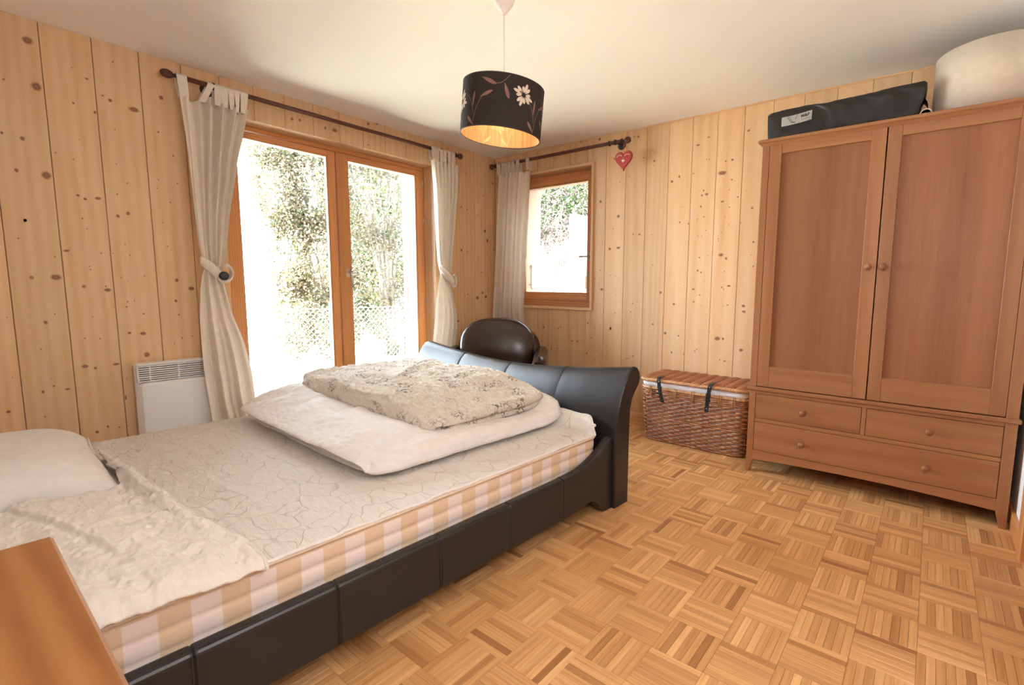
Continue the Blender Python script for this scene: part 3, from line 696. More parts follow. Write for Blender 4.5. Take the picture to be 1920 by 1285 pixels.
# ------------------------------------------------------------------ small window
wi = tag(bpy.data.objects.new('window_1', None), 'small stained wood casement window in the far wall', kind='structure'); COL.objects.link(wi)
YF, YB = 0.11, 0.18
bx_('frame_jamb', M_larch_z, wi, WX0, WX0 + 0.03, YF, YB, WZ0, WZ1, 0.003); bx_('frame_jamb', M_larch_z, wi, WX1 - 0.03, WX1, YF, YB, WZ0, WZ1, 0.003)
bx_('frame_rail', M_larch_x, wi, WX0 + 0.03, WX1 - 0.03, YF + 0.0005, YB, WZ1 - 0.03, WZ1, 0.003); bx_('frame_rail', M_larch_x, wi, WX0 + 0.03, WX1 - 0.03, YF + 0.0005, YB, WZ0, WZ0 + 0.058, 0.003)
gx0, gx1, gz0, gz1 = 0.285, 1.030, 1.034, 2.010
sw = bpy.data.objects.new('sash', None); COL.objects.link(sw); sw.parent = wi
bx_('stile', M_larch_z, sw, WX0 + 0.031, gx0 - 0.01, YF - 0.008, YB - 0.008, WZ0 + 0.06, WZ1 - 0.032, 0.004); bx_('stile', M_larch_z, sw, gx1 + 0.01, WX1 - 0.031, YF - 0.008, YB - 0.008, WZ0 + 0.06, WZ1 - 0.032, 0.004)
bx_('sash_rail', M_larch_x, sw, gx0 - 0.01, gx1 + 0.01, YF - 0.0075, YB - 0.009, gz1 + 0.01, WZ1 - 0.032, 0.004); bx_('sash_rail', M_larch_x, sw, gx0 - 0.01, gx1 + 0.01, YF - 0.0075, YB - 0.009, WZ0 + 0.06, gz0 - 0.01, 0.004)
bx_('glazing_bead', M_larch_z, sw, gx0 - 0.012, gx0, YF, YF + 0.03, gz0 - 0.012, gz1 + 0.012, 0.003); bx_('glazing_bead', M_larch_z, sw, gx1, gx1 + 0.012, YF, YF + 0.03, gz0 - 0.012, gz1 + 0.012, 0.003)
bx_('glazing_bead', M_larch_x, sw, gx0, gx1, YF, YF + 0.03, gz0 - 0.012, gz0, 0.003); bx_('glazing_bead', M_larch_x, sw, gx0, gx1, YF, YF + 0.03, gz1, gz1 + 0.012, 0.003)
b = MB(); b.box(gx0 - 0.008, gx1 + 0.008, 0.148, 0.152, gz0 - 0.008, gz1 + 0.008); b.build('pane', M_glass, sw)
b = MB(); b.box(1.062, 1.090, YF - 0.018, YF - 0.008, 1.315, 1.385, 0.003); b.tube([(1.076, YF - 0.01, 1.352), (1.076, YF - 0.05, 1.352), (1.03, YF - 0.055, 1.352), (0.985, YF - 0.052, 1.352)], [0.008, 0.008, 0.008, 0.006], 10); b.build('window_handle', M_metal, sw)
# proud architrave round the opening
cas = tag(bpy.data.objects.new('trim_7', None), 'narrow pine edging around the small window', kind='structure'); COL.objects.link(cas)
E = 0.024
b = MB(); b.box(WX1, WX1 + E, -0.018, 0.001, WZ0 - E, WZ1 + E, 0.002); b.build('upright', M_pine_plain, cas)
b = MB(); b.box(WX0 - E, WX0, -0.018, 0.001, WZ0 - E, WZ1 + E, 0.002); b.build('upright', M_pine_plain, cas)
b = MB(); b.box(WX0, WX1, -0.0175, 0.001, WZ1, WZ1 + E, 0.002); b.build('head', M_pine_x, cas)
b = MB(); b.box(WX0, WX1, -0.0175, 0.001, WZ0 - E, WZ0, 0.002); b.build('sill', M_pine_x, cas)

# shutter hooks outside
def hook(loc, plane, z0, z1, label):
    root = thing('shutter_hook', label, 'hook', loc)
    b = MB()
    ring = [(0.0, 0.016 * math.cos(a), z1 + 0.016 * math.sin(a)) for a in [2 * PI * i / 16 for i in range(16)]] if plane == 'y' else None
    P = (lambda a, o, z: (a, -o, z)) if plane == 'y' else (lambda a, o, z: (o, a, z))
    b.tube([P(0.013 * math.cos(2 * PI * i / 14), 0.014, z1 + 0.013 * math.sin(2 * PI * i / 14)) for i in range(14)], 0.0035, 6, closed=True)
    b.tube([P(0, 0.014, z1 - 0.013), P(0, 0.014, z0 + 0.02), P(0.006, 0.014, z0 + 0.004), P(0.035, 0.014, z0)], 0.0045, 8)
    b.build('rod', M_bark_metal, root)
    b = MB(); b.tube([P(0, 0.0, z1), P(0, 0.022, z1)], 0.003, 6); b.build('eye_screw', M_bark_metal, root)
    b = MB(); b.tube([P(-0.022, 0.0, z0 + 0.045), P(-0.022, 0.02, z0 + 0.045), P(0.022, 0.02, z0 + 0.045), P(0.022, 0, z0 + 0.045)], 0.003, 6); b.build('staple', M_bark_metal, root)
M_bark_metal = plain('rusty_steel', (0.09, 0.075, 0.06), 0.5, metal=0.3)
hook((-0.39, DY1 - 0.005, 0), 'y', 0.80, 1.155, 'long thin steel shutter hook outside the glazed door')
hook((WX0, 0.30, 0), 'x', 1.06, 1.29, 'short steel shutter hook outside the small window')
# ------------------------------------------------------------------ wardrobe
WXL, WXR, WY, WYB, WH = 2.692, 3.856, -0.597, -0.035, 1.9035
wd = thing('wardrobe', 'tall brown oak double door wardrobe with three drawers under the doors', 'wardrobe', ((WXL + WXR) / 2, (WY + WYB) / 2, 0))
ox, oy = wd.location.x, wd.location.y
def wbox(name, mat, x0, x1, y0, y1, z0, z1, b=0.002, parent=None):
    m = MB(); m.box(x0 - ox, x1 - ox, y0 - oy, y1 - oy, z0, z1, b); return m.build(name, mat, parent or wd)
def wparts(name, mat, boxes, parent=None, b=0.002):
    m = MB()
    for (x0, x1, y0, y1, z0, z1) in boxes: m.box(x0 - ox, x1 - ox, y0 - oy, y1 - oy, z0, z1, b)
    return m.build(name, mat, parent or wd)
def post(name, xa, xb, inner_sign):
    # front post: straight above, tapering on the inner side at the foot
    m = MB(); ins = 0.018
    if inner_sign > 0: poly = [(xa, 0), (xb - ins, 0), (xb, 0.078), (xb, WH - 0.019), (xa, WH - 0.019)]
    else: poly = [(xa + ins, 0), (xb, 0), (xb, WH - 0.019), (xa, WH - 0.019), (xa, 0.078)]
    m.prism(poly, lambda p, t: (p[0] - ox, t - oy, p[1]), WY, WY + 0.045); return m.build(name, M_oak_z, wd)
post('post', WXL, 2.7275, 1); post('post', 3.8125, WXR, -1)
wparts('side_panel', M_oak_z, [(WXL, WXL + 0.02, WY + 0.0455, WYB, 0.085, WH - 0.019)]); wparts('side_panel', M_oak_z, [(WXR - 0.02, WXR, WY + 0.0455, WYB, 0.085, WH - 0.019)])
wparts('rear_leg', M_oak_z, [(WXL, WXL + 0.03, WYB - 0.04, WYB, 0, 0.0845)]); wparts('rear_leg', M_oak_z, [(WXR - 0.03, WXR, WYB - 0.04, WYB, 0, 0.0845)])
wparts('back_panel', M_oak_panel, [(WXL + 0.02, WXR - 0.02, WYB - 0.008, WYB, 0.085, WH - 0.019)])
wparts('top_board', M_oak_x, [(WXL - 0.022, WXR + 0.019, WY - 0.022, WYB + 0.01, WH - 0.0185, WH)], b=0.004)
m = MB(); m.prism([(-0.012, 0), (0, 0), (0, -0.014), (-0.002, -0.014)], lambda p, t: (t - ox, WY + p[0] - oy, WH - 0.0186 + p[1]), WXL - 0.006, WXR + 0.006); m.build('cornice_moulding', M_oak_x, wd)
wparts('mid_moulding', M_oak_x, [(WXL - 0.013, WXR + 0.01, WY - 0.014, WY + 0.03, 0.496, 0.5165)], b=0.004)
wparts('inner_shelf', M_oak_panel, [(WXL + 0.02, WXR - 0.02, WY + 0.03, WYB - 0.008, 0.498, 0.514)])
wparts('drawer_rail', M_oak_x, [(2.7275, 3.8125, WY + 0.001, WY + 0.03, 0.4755, 0.4955)])
wparts('drawer_rail', M_oak_x, [(2.7275, 3.8125, WY + 0.001, WY + 0.03, 0.3085, 0.3295)])
wparts('drawer_divider', M_oak_z, [(3.2605, 3.2815, WY + 0.001, WY + 0.03, 0.330, 0.475)])
m = MB(); n = 24
pl = [(2.7275, 0.1345), (3.8125, 0.1345)] + [(lerp(3.8125, 2.7275, i / n), 0.078 + 0.016 * (1 - (2 * i / n - 1) ** 2)) for i in range(n + 1)]
m.prism(pl, lambda p, t: (p[0] - ox, t - oy, p[1]), WY + 0.001, WY + 0.022); m.build('arched_plinth', M_oak_x, wd)
def knob(parent, x, z, yf=WY):
    m = MB(); m.lathe([(0.0085, 0), (0.0075, 0.006), (0.007, 0.010), (0.012, 0.014), (0.0165, 0.020), (0.0168, 0.025), (0.014, 0.030), (0.008, 0.033), (0.0, 0.034)], 20,
                      M=Matrix.Translation((x - ox, yf - oy, z)) @ Matrix.Rotation(PI / 2, 4, 'X'))
    return m.build('knob', M_oak_panel, parent)
def wdoor(x0, x1, px0, px1, kx):
    z0, z1, pz0, pz1 = 0.5205, 1.8785, 0.640, 1.822
    d = bpy.data.objects.new('door', None); COL.objects.link(d); d.parent = wd
    for q0, q1 in ((x0, px0), (px1, x1)): wparts('stile', M_oak_z, [(q0, q1, WY + 0.0005, WY + 0.022, z0, z1)], d, b=0.0015)
    for q0, q1 in ((pz1, z1 - 0.0003), (z0 + 0.0003, pz0)): wparts('door_rail', M_oak_x, [(px0, px1, WY + 0.001, WY + 0.0215, q0, q1)], d, b=0.0015)
    wparts('door_panel', M_oak_panel, [(px0 - 0.004, px1 + 0.004, WY + 0.0115, WY + 0.017, pz0 - 0.004, pz1 + 0.004)], d, b=0.001)
    knob(d, kx, 1.200)
wdoor(2.7295, 3.2715, 2.792, 3.209, 3.238); wdoor(3.277, 3.811, 3.334, 3.754, 3.303)
def wdrawer(x0, x1, z0, z1, ks):
    d = wparts('drawer', M_oak_x, [(x0, x1, WY + 0.0005, WY + 0.02, z0, z1)], b=0.002)
    wparts('drawer_box', M_oak_panel, [(x0 + 0.01, x1 - 0.01, WY + 0.0205, WYB - 0.03, z0 + 0.01, z1 - 0.015)], d)
    for kx in ks: knob(d, kx, (z0 + z1) / 2)
wdrawer(2.7295, 3.2585, 0.3315, 0.4735, [2.988]); wdrawer(3.2835, 3.8105, 0.3315, 0.4735, [3.545]); wdrawer(2.7295, 3.8105, 0.1365, 0.3065, [2.988, 3.545])

# ------------------------------------------------------------------ things on the wardrobe
bag = thing('carry_bag', 'long black nylon carry bag lying on top of the wardrobe', 'bag', (3.03, -0.43, WH))
def bagf(u, v):
    # u along, v around
    x = -0.345 + 0.705 * u; a = 2 * PI * v
    e = 0.42
    c, s_ = math.cos(a), math.sin(a)
    yy = math.copysign(abs(c) ** e, c); zz = math.copysign(abs(s_) ** e, s_)
    hgt = 0.180 + 0.010 * u + 0.003 * math.sin(9 * u); dep = 0.075
    endk = 1 - 0.06 * (1 - sstep(0, 0.02, u)) - 0.08 * sstep(0.985, 1.0, u)
    wv = 0.007 * nz(x * 16 + zz * 3.0, yy * 2, zz * 3) + 0.006 * nz(x * 30 + zz * 5, yy * 2, zz * 2 + 5)
    sk = 0.012 * zz * (u - 0.3)
    return (x + sk + 0.01 * (zz > 0) * (u > 0.9), yy * dep * endk + (wv * 1.5 if abs(yy) > 0.4 else 0), max(0.0015, hgt / 2 * (1 + zz * endk) + (wv if zz > 0 else 0)))
b = MB(); b.grid(bagf, 70, 48, cv=True)
for u in (0.0, 1.0):
    ring = [bagf(u, j / 48) for j in range(48)]; c_ = (ring[0][0], 0, 0.09)
    b.add(ring + [c_], [(j, (j + 1) % 48, 48) for j in range(48)], smooth=True)
b.build('bag_body', M_black_nylon, bag)
b = MB(); 
b.grid(lambda u, v: (0.345 + 0.045 * math.sin(PI * u) ** 0.7, -0.06 + 0.12 * v, 0.004 + 0.125 * u), 12, 8); b.build('end_flap', M_black_nylon, bag)
b = MB()
lab = [(2.79, 2.033), (2.876, 2.065)]
LY = -0.43 - 0.086
def labf(u, v): return (-0.268 + 0.152 * u, -0.0865 - 0.001 * math.sin(PI * u) - 0.0, 0.083 + 0.048 * v + 0.012 * u * u)
b.grid(labf, 12, 3)
b.grid(lambda u, v: tuple(Vector(labf(u, v)) + Vector((0, 0.004, 0))), 12, 3)
lb = b.build('label_patch', M_label, bag)
b = MB()
for k in (0.0, 0.008): b.tube([(-0.236 + k + 0.03 * t * t, -0.0885, 0.094 + 0.034 * (1 - t) + 0.001 * t + (-0.004 if t > .6 else 0)) for t in [i / 8 for i in range(9)]], 0.0008, 4)
b.tube([(-0.198, -0.0885, 0.110), (-0.187, -0.0885, 0.131)], 0.0009, 4)
b.tube([(-0.216, -0.0885, 0.095), (-0.198, -0.0885, 0.0965)], 0.0009, 4)
b.tube([(-0.166, -0.0885, 0.1015), (-0.124, -0.0885, 0.108)], 0.0006, 4)
b.build('label_lines', M_print, lb)
fc = bpy.data.curves.new('label_text', 'FONT'); fc.body = 'M&P'; fc.size = 0.021; fc.extrude = 0.0004; fc.offset = 0.0006; fc.space_character = 1.12
fc.materials.append(M_print); f0 = bpy.data.objects.new('label_text_curve', fc); COL.objects.link(f0)
tm = bpy.data.meshes.new_from_object(f0); COL.objects.unlink(f0); bpy.data.objects.remove(f0)
ft = bpy.data.objects.new('label_text', tm); COL.objects.link(ft); ft.parent = lb
ft.location = (-0.168, -0.0885, 0.1125); ft.rotation_euler = (PI / 2, -0.13, 0)

sh = thing('lampshade', 'large plain off-white drum lampshade standing on the wardrobe', 'lampshade', (3.652, -0.325, WH))
b = MB(); R, Hh = 0.220, 0.307
b.lathe([(R - 0.003, 0.0), (R, 0.0), (R, Hh), (R - 0.003, Hh), (R - 0.003, 0.0)], 64, cap=False); b.build('shade', M_shade_white, sh)
b = MB(); b.tube([((R - 0.004) * math.cos(a), (R - 0.004) * math.sin(a), Hh - 0.003) for a in [2 * PI * i / 48 for i in range(48)]], 0.003, 6, closed=True)
for k in range(3):
    a = 2 * PI * k / 3; b.tube([(0.02 * math.cos(a), 0.02 * math.sin(a), Hh - 0.03), (R * 0.98 * math.cos(a), R * 0.98 * math.sin(a), Hh - 0.003)], 0.002, 6)
b.build('shade_carrier', M_plastic, sh)
bd = thing('round_ornament', 'small red disc with pale rim peeking out beside the drum lampshade', 'ornament', (3.414, -0.50, WH))
Mx = Matrix.Translation((0, 0, 0.026)) @ Matrix.Rotation(PI / 2, 4, 'X')
b = MB(); b.lathe([(0.0, -0.006), (0.0235, -0.006), (0.0255, -0.004), (0.0255, 0.004), (0.0235, 0.006), (0.021, 0.006), (0.0205, 0.0048)], 28, M=Mx); b.build('rim', M_cream_paint, bd)
b = MB(); b.lathe([(0.0206, 0.0048), (0.0, 0.0048)], 28, M=Mx); b.build('red_face', M_red, bd)
b = MB(); b.lathe([(0.006, 0.005), (0.005, 0.0075), (0.0, 0.008)], 10, M=Mx @ Matrix.Translation((0.0, 0.001, 0))); b.build('pale_spot', M_cream_paint, bd)

# ------------------------------------------------------------------ convector heater
ht = thing('convector_heater', 'white electric convector heater on the pine wall beside the door', 'heater', (0.0, -2.61, 0))
hy0, hy1 = -2.842 + 2.61, -2.385 + 2.61
b = MB(); b.box(0.012, 0.062, hy0, hy1, 0.115, 0.640, 0.012); b.build('casing', M_heater, ht)
b = MB(); b.box(0.0615, 0.0665, hy0 + 0.012, hy1 - 0.012, 0.534, 0.626); b.build('grille_recess', M_dark_slot, ht)
for i in range(8):
    b = MB(); z = 0.5405 + i * 0.0117
    b.prism([(0.066, -0.0032), (0.082, -0.0042), (0.084, -0.001), (0.083, 0.0022), (0.066, 0.0030)], lambda p, t: (p[0], t, z + p[1]), hy0 + 0.014, hy1 - 0.014); b.build('grille_slat', M_heater, ht)
for y in (hy0 + 0.06, hy0 + 0.19, hy0 + 0.32, hy1 - 0.03):
    b = MB(); b.box(0.066, 0.0855, y - 0.002, y + 0.002, 0.534, 0.628); b.build('grille_bar', M_heater, ht)
b = MB(); b.box(0.0605, 0.0865, hy0 + 0.003, hy1 - 0.003, 0.6265, 0.6395, 0.005); b.box(0.0605, 0.0865, hy0 + 0.003, hy0 + 0.013, 0.534, 0.6264, 0.004); b.box(0.0605, 0.0865, hy1 - 0.013, hy1 - 0.003, 0.534, 0.6264, 0.004); b.build('grille_surround', M_heater, ht)
b = MB(); b.box(0.0605, 0.088, hy0 + 0.006, hy1 - 0.006, 0.135, 0.530, 0.016); b.build('front_panel', M_heater, ht)
for q in (hy0 + 0.08, hy1 - 0.12): bx_('wall_bracket', M_heater, ht, 0.0, 0.0125, q, q + 0.04, 0.2, 0.55, 0.002)

# ------------------------------------------------------------------ pendant lamp
pn = thing('pendant_lamp', 'hanging drum lamp with dark brown flower-printed shade below the ceiling', 'lamp', (1.957, -1.900, CEIL))
b = MB(); b.lathe([(0.0, 0.0), (0.050, 0.0), (0.051, -0.012), (0.040, -0.040), (0.022, -0.066), (0.010, -0.080), (0.008, -0.084), (0.0, -0.085)], 28); b.build('ceiling_rose', M_plastic, pn)
ax = Vector((0.081, 0.034, 1.0)).normalized()
ctr = Vector((1.953, -1.908, 1.836)) - pn.location
topc = ctr + ax * 0.1025
q = Vector((0, 0, 1)).rotation_difference(ax).to_matrix().to_4x4()
Ms = Matrix.Translation(ctr) @ q
sock = ctr + ax * 0.06
b = MB(); b.tube([(0, 0, -0.084), tuple(lerp(0, topc[k], 0.5) if k < 2 else -0.25 for k in range(3)), tuple(topc), tuple(sock + ax * 0.03)], 0.0032, 8); b.build('cord', M_plastic, pn)
m, nt, bs = newmat('black_shade_cloth')
bs.inputs['Base Color'].default_value = (0.018, 0.011, 0.0085, 1); bs.inputs['Roughness'].default_value = 0.85
bump(nt, bs, noise_(nt, coords(nt), 500, 2), 0.4, 0.002); M_shade_out = m
m, nt, bs = newmat('bronze_shade_lining')
vv = coords(nt, (90, 90, 2.0), False)
L(nt, ramp(nt, noise_(nt, vv, 1.0, 3), [(0.35, (0.42, 0.25, 0.12)), (0.7, (0.62, 0.41, 0.22))]), bs.inputs['Base Color'])
bs.inputs['Metallic'].default_value = 0.0; bs.inputs['Roughness'].default_value = 0.5; M_shade_in = m
LR, LH = 0.175, 0.205
b = MB(); b.lathe([(LR, -LH / 2), (LR, LH / 2)], 96, M=Ms, cap=False); shd = b.build('lamp_shade', M_shade_out, pn)
b = MB(); b.lathe([(LR - 0.003, -LH / 2), (LR - 0.003, LH / 2)], 96, M=Ms, cap=False); b.build('shade_lining', M_shade_in, pn)
b = MB()
for zz in (-LH / 2, LH / 2): b.lathe([(LR - 0.0035, zz - 0.0015), (LR + 0.0006, zz - 0.0015), (LR + 0.0006, zz + 0.0015), (LR - 0.0035, zz + 0.0015), (LR - 0.0035, zz - 0.0015)], 96, M=Ms, cap=False)
b.build('shade_edging', plain('shade_edging', (0.05, 0.028, 0.02), 0.7), pn)
b = MB()
for k in range(3):
    a = 2 * PI * k / 3 + 0.4
    b.tube([Ms @ Vector((0.018 * math.cos(a), 0.018 * math.sin(a), 0.055)), Ms @ Vector((LR * 0.98 * math.cos(a), LR * 0.98 * math.sin(a), LH / 2 - 0.004))], 0.0018, 6)
b.build('shade_carrier', M_plastic, pn)
b = MB(); b.lathe([(0.0, 0.09), (0.016, 0.088), (0.019, 0.06), (0.019, 0.035), (0.0, 0.034)], 16, M=Ms); b.build('bulb_holder', M_plastic, pn)
m, nt, bs = newmat('warm_bulb'); bs.inputs['Base Color'].default_value = (0.9, 0.85, 0.75, 1); bs.inputs['Emission Color'].default_value = (1.0, 0.66, 0.32, 1); bs.inputs['Emission Strength'].default_value = 1.0; M_bulb = m
b = MB(); b.lathe([(0.0, 0.036), (0.013, 0.035), (0.015, 0.02), (0.026, 0.0), (0.030, -0.016), (0.026, -0.034), (0.014, -0.044), (0.0, -0.046)], 20, M=Ms); b.build('bulb', M_bulb, pn)
M_petal = plain('printed_petal', (0.62, 0.50, 0.38), 0.8); M_leafp = plain('printed_leaf', (0.22, 0.105, 0.082), 0.8); M_pet_in = plain('printed_petal_inside', (0.75, 0.52, 0.30), 0.6)
# the camera-facing direction on the drum, as an angle; the print is wrapped on the cloth
base_ang = math.atan2(CAM_POS.y + 1.908, CAM_POS.x - 1.953)
def on_drum(s_, z, off=0.0006, inside=False):
    r = (LR - 0.003 - off) if inside else (LR + off); a = base_ang + s_ / LR
    return Ms @ Vector((r * math.cos(a), r * math.sin(a), z))
def petal(mb, s0, z0, ang, ln, wd_, mi=0, inside=False, off=0.0006):
    pts = []
    nn = 8
    for i in range(nn + 1):
        t = i / nn; w = wd_ * (math.sin(PI * min(1, t * 0.93 + 0.02)) ** 0.75) * (0.55 + 0.6 * t)
        pts.append((t * ln, w))
    V = []; 
    for (d, w) in pts:
        for sg in (-1, 1):
            V.append(on_drum(s0 + d * math.cos(ang) - sg * w * math.sin(ang), z0 + d * math.sin(ang) + sg * w * math.cos(ang), off, inside))
    mb.add(V, [(2 * i, 2 * i + 1, 2 * i + 3, 2 * i + 2) for i in range(nn)], mi)
def stroke(mb, pts, w, mi=0, inside=False):
    V = []
    for i, (s_, z) in enumerate(pts):
        a = pts[min(i + 1, len(pts) - 1)]; c_ = pts[max(0, i - 1)]
        d = math.hypot(a[0] - c_[0], a[1] - c_[1]) or 1; nx, ny = -(a[1] - c_[1]) / d, (a[0] - c_[0]) / d
        for sg in (-1, 1): V.append(on_drum(s_ + sg * nx * w, z + sg * ny * w, 0.0005, inside))
    mb.add(V, [(2 * i, 2 * i + 1, 2 * i + 3, 2 * i + 2) for i in range(len(pts) - 1)], mi)
def curve2(p0, p1, p2, n=10): return [((1 - t) ** 2 * p0[0] + 2 * t * (1 - t) * p1[0] + t * t * p2[0], (1 - t) ** 2 * p0[1] + 2 * t * (1 - t) * p1[1] + t * t * p2[1]) for t in [i / n for i in range(n + 1)]]
def flower(s0, z0, sc=1.0, inside=False):
    b = MB()
    for k in range(12):
        a = 2 * PI * k / 12 + 0.2 + 0.07 * ((k * 5) % 3 - 1); l_ = (0.040 + 0.007 * ((k * 7) % 3 - 1)) * sc
        petal(b, s0 + 0.009 * math.cos(a), z0 + 0.009 * math.sin(a), a, l_ - 0.009, 0.0070 * sc, 0, inside, 0.0006 + 0.00008 * k)
    o = b.build('printed_flower', [M_pet_in if inside else M_petal], shd)
    b = MB(); petal(b, s0 - 0.022, z0 + 0.010, -0.2, 0.016, 0.0045, 0, inside, 0.0018); b.build('flower_eye', M_leafp, o)
def sprig(s0, z0, flip=1, inside=False, top=False, sc=1.35):
    b = MB()
    if not top:
        st = curve2((s0, z0 - 0.055 * sc), (s0 + 0.004 * flip, z0 - 0.01), (s0 + 0.030 * flip * sc, z0 + 0.030 * sc)); stroke(b, st, 0.0012, 0, inside)
        st = curve2((s0, z0 - 0.02 * sc), (s0 - 0.008 * flip, z0 + 0.02 * sc), (s0 - 0.03 * flip * sc, z0 + 0.038 * sc)); stroke(b, st, 0.0011, 0, inside)
        petal(b, s0 + 0.022 * flip * sc, z0 + 0.026 * sc, (0.45 if flip > 0 else PI - 0.45), 0.044 * sc, 0.0055 * sc, 0, inside)
        petal(b, s0 - 0.004 * flip * sc, z0 + 0.0, PI / 2 - 0.12 * flip, 0.045 * sc, 0.0045 * sc, 0, inside)
        petal(b, s0, z0 - 0.05 * sc, PI / 2 + 0.75 * flip, 0.036 * sc, 0.0055 * sc, 0, inside)
    else:
        stroke(b, curve2((s0 - 0.04, z0), (s0, z0 - 0.024), (s0 + 0.036, z0 + 0.03)), 0.0012, 0, inside)
        petal(b, s0 - 0.078, z0 + 0.016, -0.40, 0.066, 0.0085, 0, inside); petal(b, s0 + 0.017, z0 - 0.002, -PI / 2 + 0.35, 0.060, 0.0085, 0, inside)
    b.build('printed_leaf_sprig', M_leafp if not inside else M_pet_in, shd)
flower(0.088, 0.034); sprig(0.150, -0.030, 1); sprig(-0.125, -0.030, 1); sprig(-0.012, 0.066, top=True); flower(-0.215, 0.006); sprig(0.235, 0.0, 1)
for a in (0.36, 0.50, -0.36): flower(a, 0.02 * math.sin(9 * a)); sprig(a + 0.075, -0.03)
LI = PI * LR
flower(LI + 0.02, 0.005, 1.1, True); sprig(LI + 0.085, -0.03, 1, True); sprig(LI - 0.03, -0.03, -1, True)

# ------------------------------------------------------------------ curtain rods
def finial(mb, p, d, kind):
    """ball or egg finial with turned neck; d = outward direction"""
    M = Matrix.Translation(p) @ Vector((0, 0, 1)).rotation_difference(Vector(d)).to_matrix().to_4x4()
    mb.lathe([(0.014, -0.004), (0.019, 0.0), (0.019, 0.008), (0.010, 0.014), (0.0075, 0.02), (0.010, 0.024), (0.0085, 0.03)], 16, 0, M)
    if kind == 'egg': mb.lathe([(0.0085, 0.03), (0.016, 0.036), (0.0225, 0.050), (0.0235, 0.062), (0.020, 0.078), (0.011, 0.088), (0.0, 0.091)], 18, 1, M)
    else: mb.lathe([(0.0085, 0.028), (0.016, 0.032), (0.0235, 0.044), (0.026, 0.055), (0.0235, 0.067), (0.015, 0.077), (0.0, 0.081)], 18, 1, M)
def rod(name, label, a, b_, axis, brackets, rmat, kinds, step):
    root = thing(name, label, 'curtain rod', ((a[0] + b_[0]) / 2, (a[1] + b_[1]) / 2, 0))
    o = root.location; A = Vector(a) - o; B = Vector(b_) - o; d = (B - A).normalized()
    Mr = Matrix.Translation(A) @ Vector((0, 0, 1)).rotation_difference(d).to_matrix().to_4x4(); Ln = (B - A).length
    m = MB(); m.lathe([(0.0, 0), (0.0135, 0.0), (0.0135, Ln), (0.0, Ln)], 16, 0, Mr); m.build('pole', rmat, root)
    for P, s_, k in ((A, -1, kinds[0]), (B, 1, kinds[1])):
        m = MB(); finial(m, P, d * s_, k); m.build('finial', [M_iron, rmat], root)
    for t, wallv in brackets:
        P = A + d * t; m = MB()
        Q = P + wallv
        wn_ = wallv.normalized()
        m.tube([Q - wn_ * 0.004, P + wn_ * 0.012], 0.008, 10)
        Mq = Matrix.Translation(Q) @ Vector((0, 0, 1)).rotation_difference(-wn_).to_matrix().to_4x4()
        m.lathe([(0.0, 0.0), (0.036, 0.0), (0.036, 0.004), (0.028, 0.010), (0.014, 0.016), (0.010, 0.024), (0.0, 0.025)], 20, 0, Mq)
        Mc = Matrix.Translation(P) @ Vector((0, 0, 1)).rotation_difference(d).to_matrix().to_4x4()
        m.lathe([(0.0138, -0.012), (0.019, -0.010), (0.021, 0.0), (0.019, 0.010), (0.0138, 0.012)], 16, 0, Mc)
        m.build('bracket', M_iron, root)
    return root
ra = rod('curtain_rod', 'long dark brown curtain rod above the glazed garden door', (0.10, -2.545, 2.2185), (0.10, -0.585, 2.2185), 'y', [(0.155, Vector((-0.10, 0, 0))), (1.80, Vector((-0.10, 0, 0)))], M_rod, ('egg', 'ball'), 0)
rb = rod('curtain_rod', 'short dark brown curtain rod above the small window', (0.115, -0.10, 2.2185), (1.485, -0.10, 2.2185), 'x', [(0.055, Vector((0, 0.10, 0))), (1.315, Vector((0, 0.10, 0)))], M_rod_x, ('ball', 'ball'), 0)
m = MB(); m.lathe([(0.0138, -0.006), (0.020, -0.005), (0.0215, 0.0), (0.020, 0.005), (0.0138, 0.006)], 16, 0, Matrix.Translation(Vector((1.375, -0.10, 2.2185)) - rb.location) @ Matrix.Rotation(PI / 2, 4, 'Y')); m.build('rod_ring', M_iron, rb)

# hanging heart
he = thing('heart_ornament', 'red wooden heart with white script hanging from the rod end', 'ornament', (1.512, -0.105, 2.075))
n = 48
hp = []
for i in range(n):
    t = 2 * PI * i / n; x = 16 * math.sin(t) ** 3; y = 13 * math.cos(t) - 5 * math.cos(2 * t) - 2 * math.cos(3 * t) - math.cos(4 * t)
    hp.append((x * 0.0048, y * 0.0052 - 0.0))
m = MB()
def ring_(sc, y): return [(p[0] * sc, y, p[1] * sc) for p in hp]
R_ = [ring_(0.90, -0.010), ring_(0.975, -0.0075), ring_(1.0, -0.003), ring_(1.0, 0.004), ring_(0.94, 0.008)]
base = m.add([p for r in R_ for p in r], [(k * n + i, k * n + (i + 1) % n, (k + 1) * n + (i + 1) % n, (k + 1) * n + i) for k in range(4) for i in range(n)], smooth=True)
m.add(R_[0] + [(0, -0.0105, 0.0)], [(i, (i + 1) % n, n) for i in range(n)]); m.add(R_[4], [tuple(range(n))])
m.build('heart', M_red, he)
m = MB()
def dab(x, z, a, l, w):
    c_, s_ = math.cos(a), math.sin(a); V = []
    for px, pz in ((-l, -w), (l, -w * 0.4), (l, w), (-l, w * 0.5)): V.append((x + px * c_ - pz * s_, -0.0118, z + px * s_ + pz * c_))
    m.add(V, [(0, 1, 2, 3)])
for sgn in (-1, 1):
    for k in range(6):
        a = lerp(2.55, 0.75, k / 5.0); cx_ = 0.034 * sgn; x = cx_ + 0.025 * math.cos(a); z = 0.013 + 0.022 * math.sin(a)
        dab(x, z, a + 0.9 * (k % 2), 0.0042, 0.0018); dab(x + 0.001, z - 0.002, a - 1.0, 0.0034, 0.0016)
m.build('white_script', M_cream_paint, he)
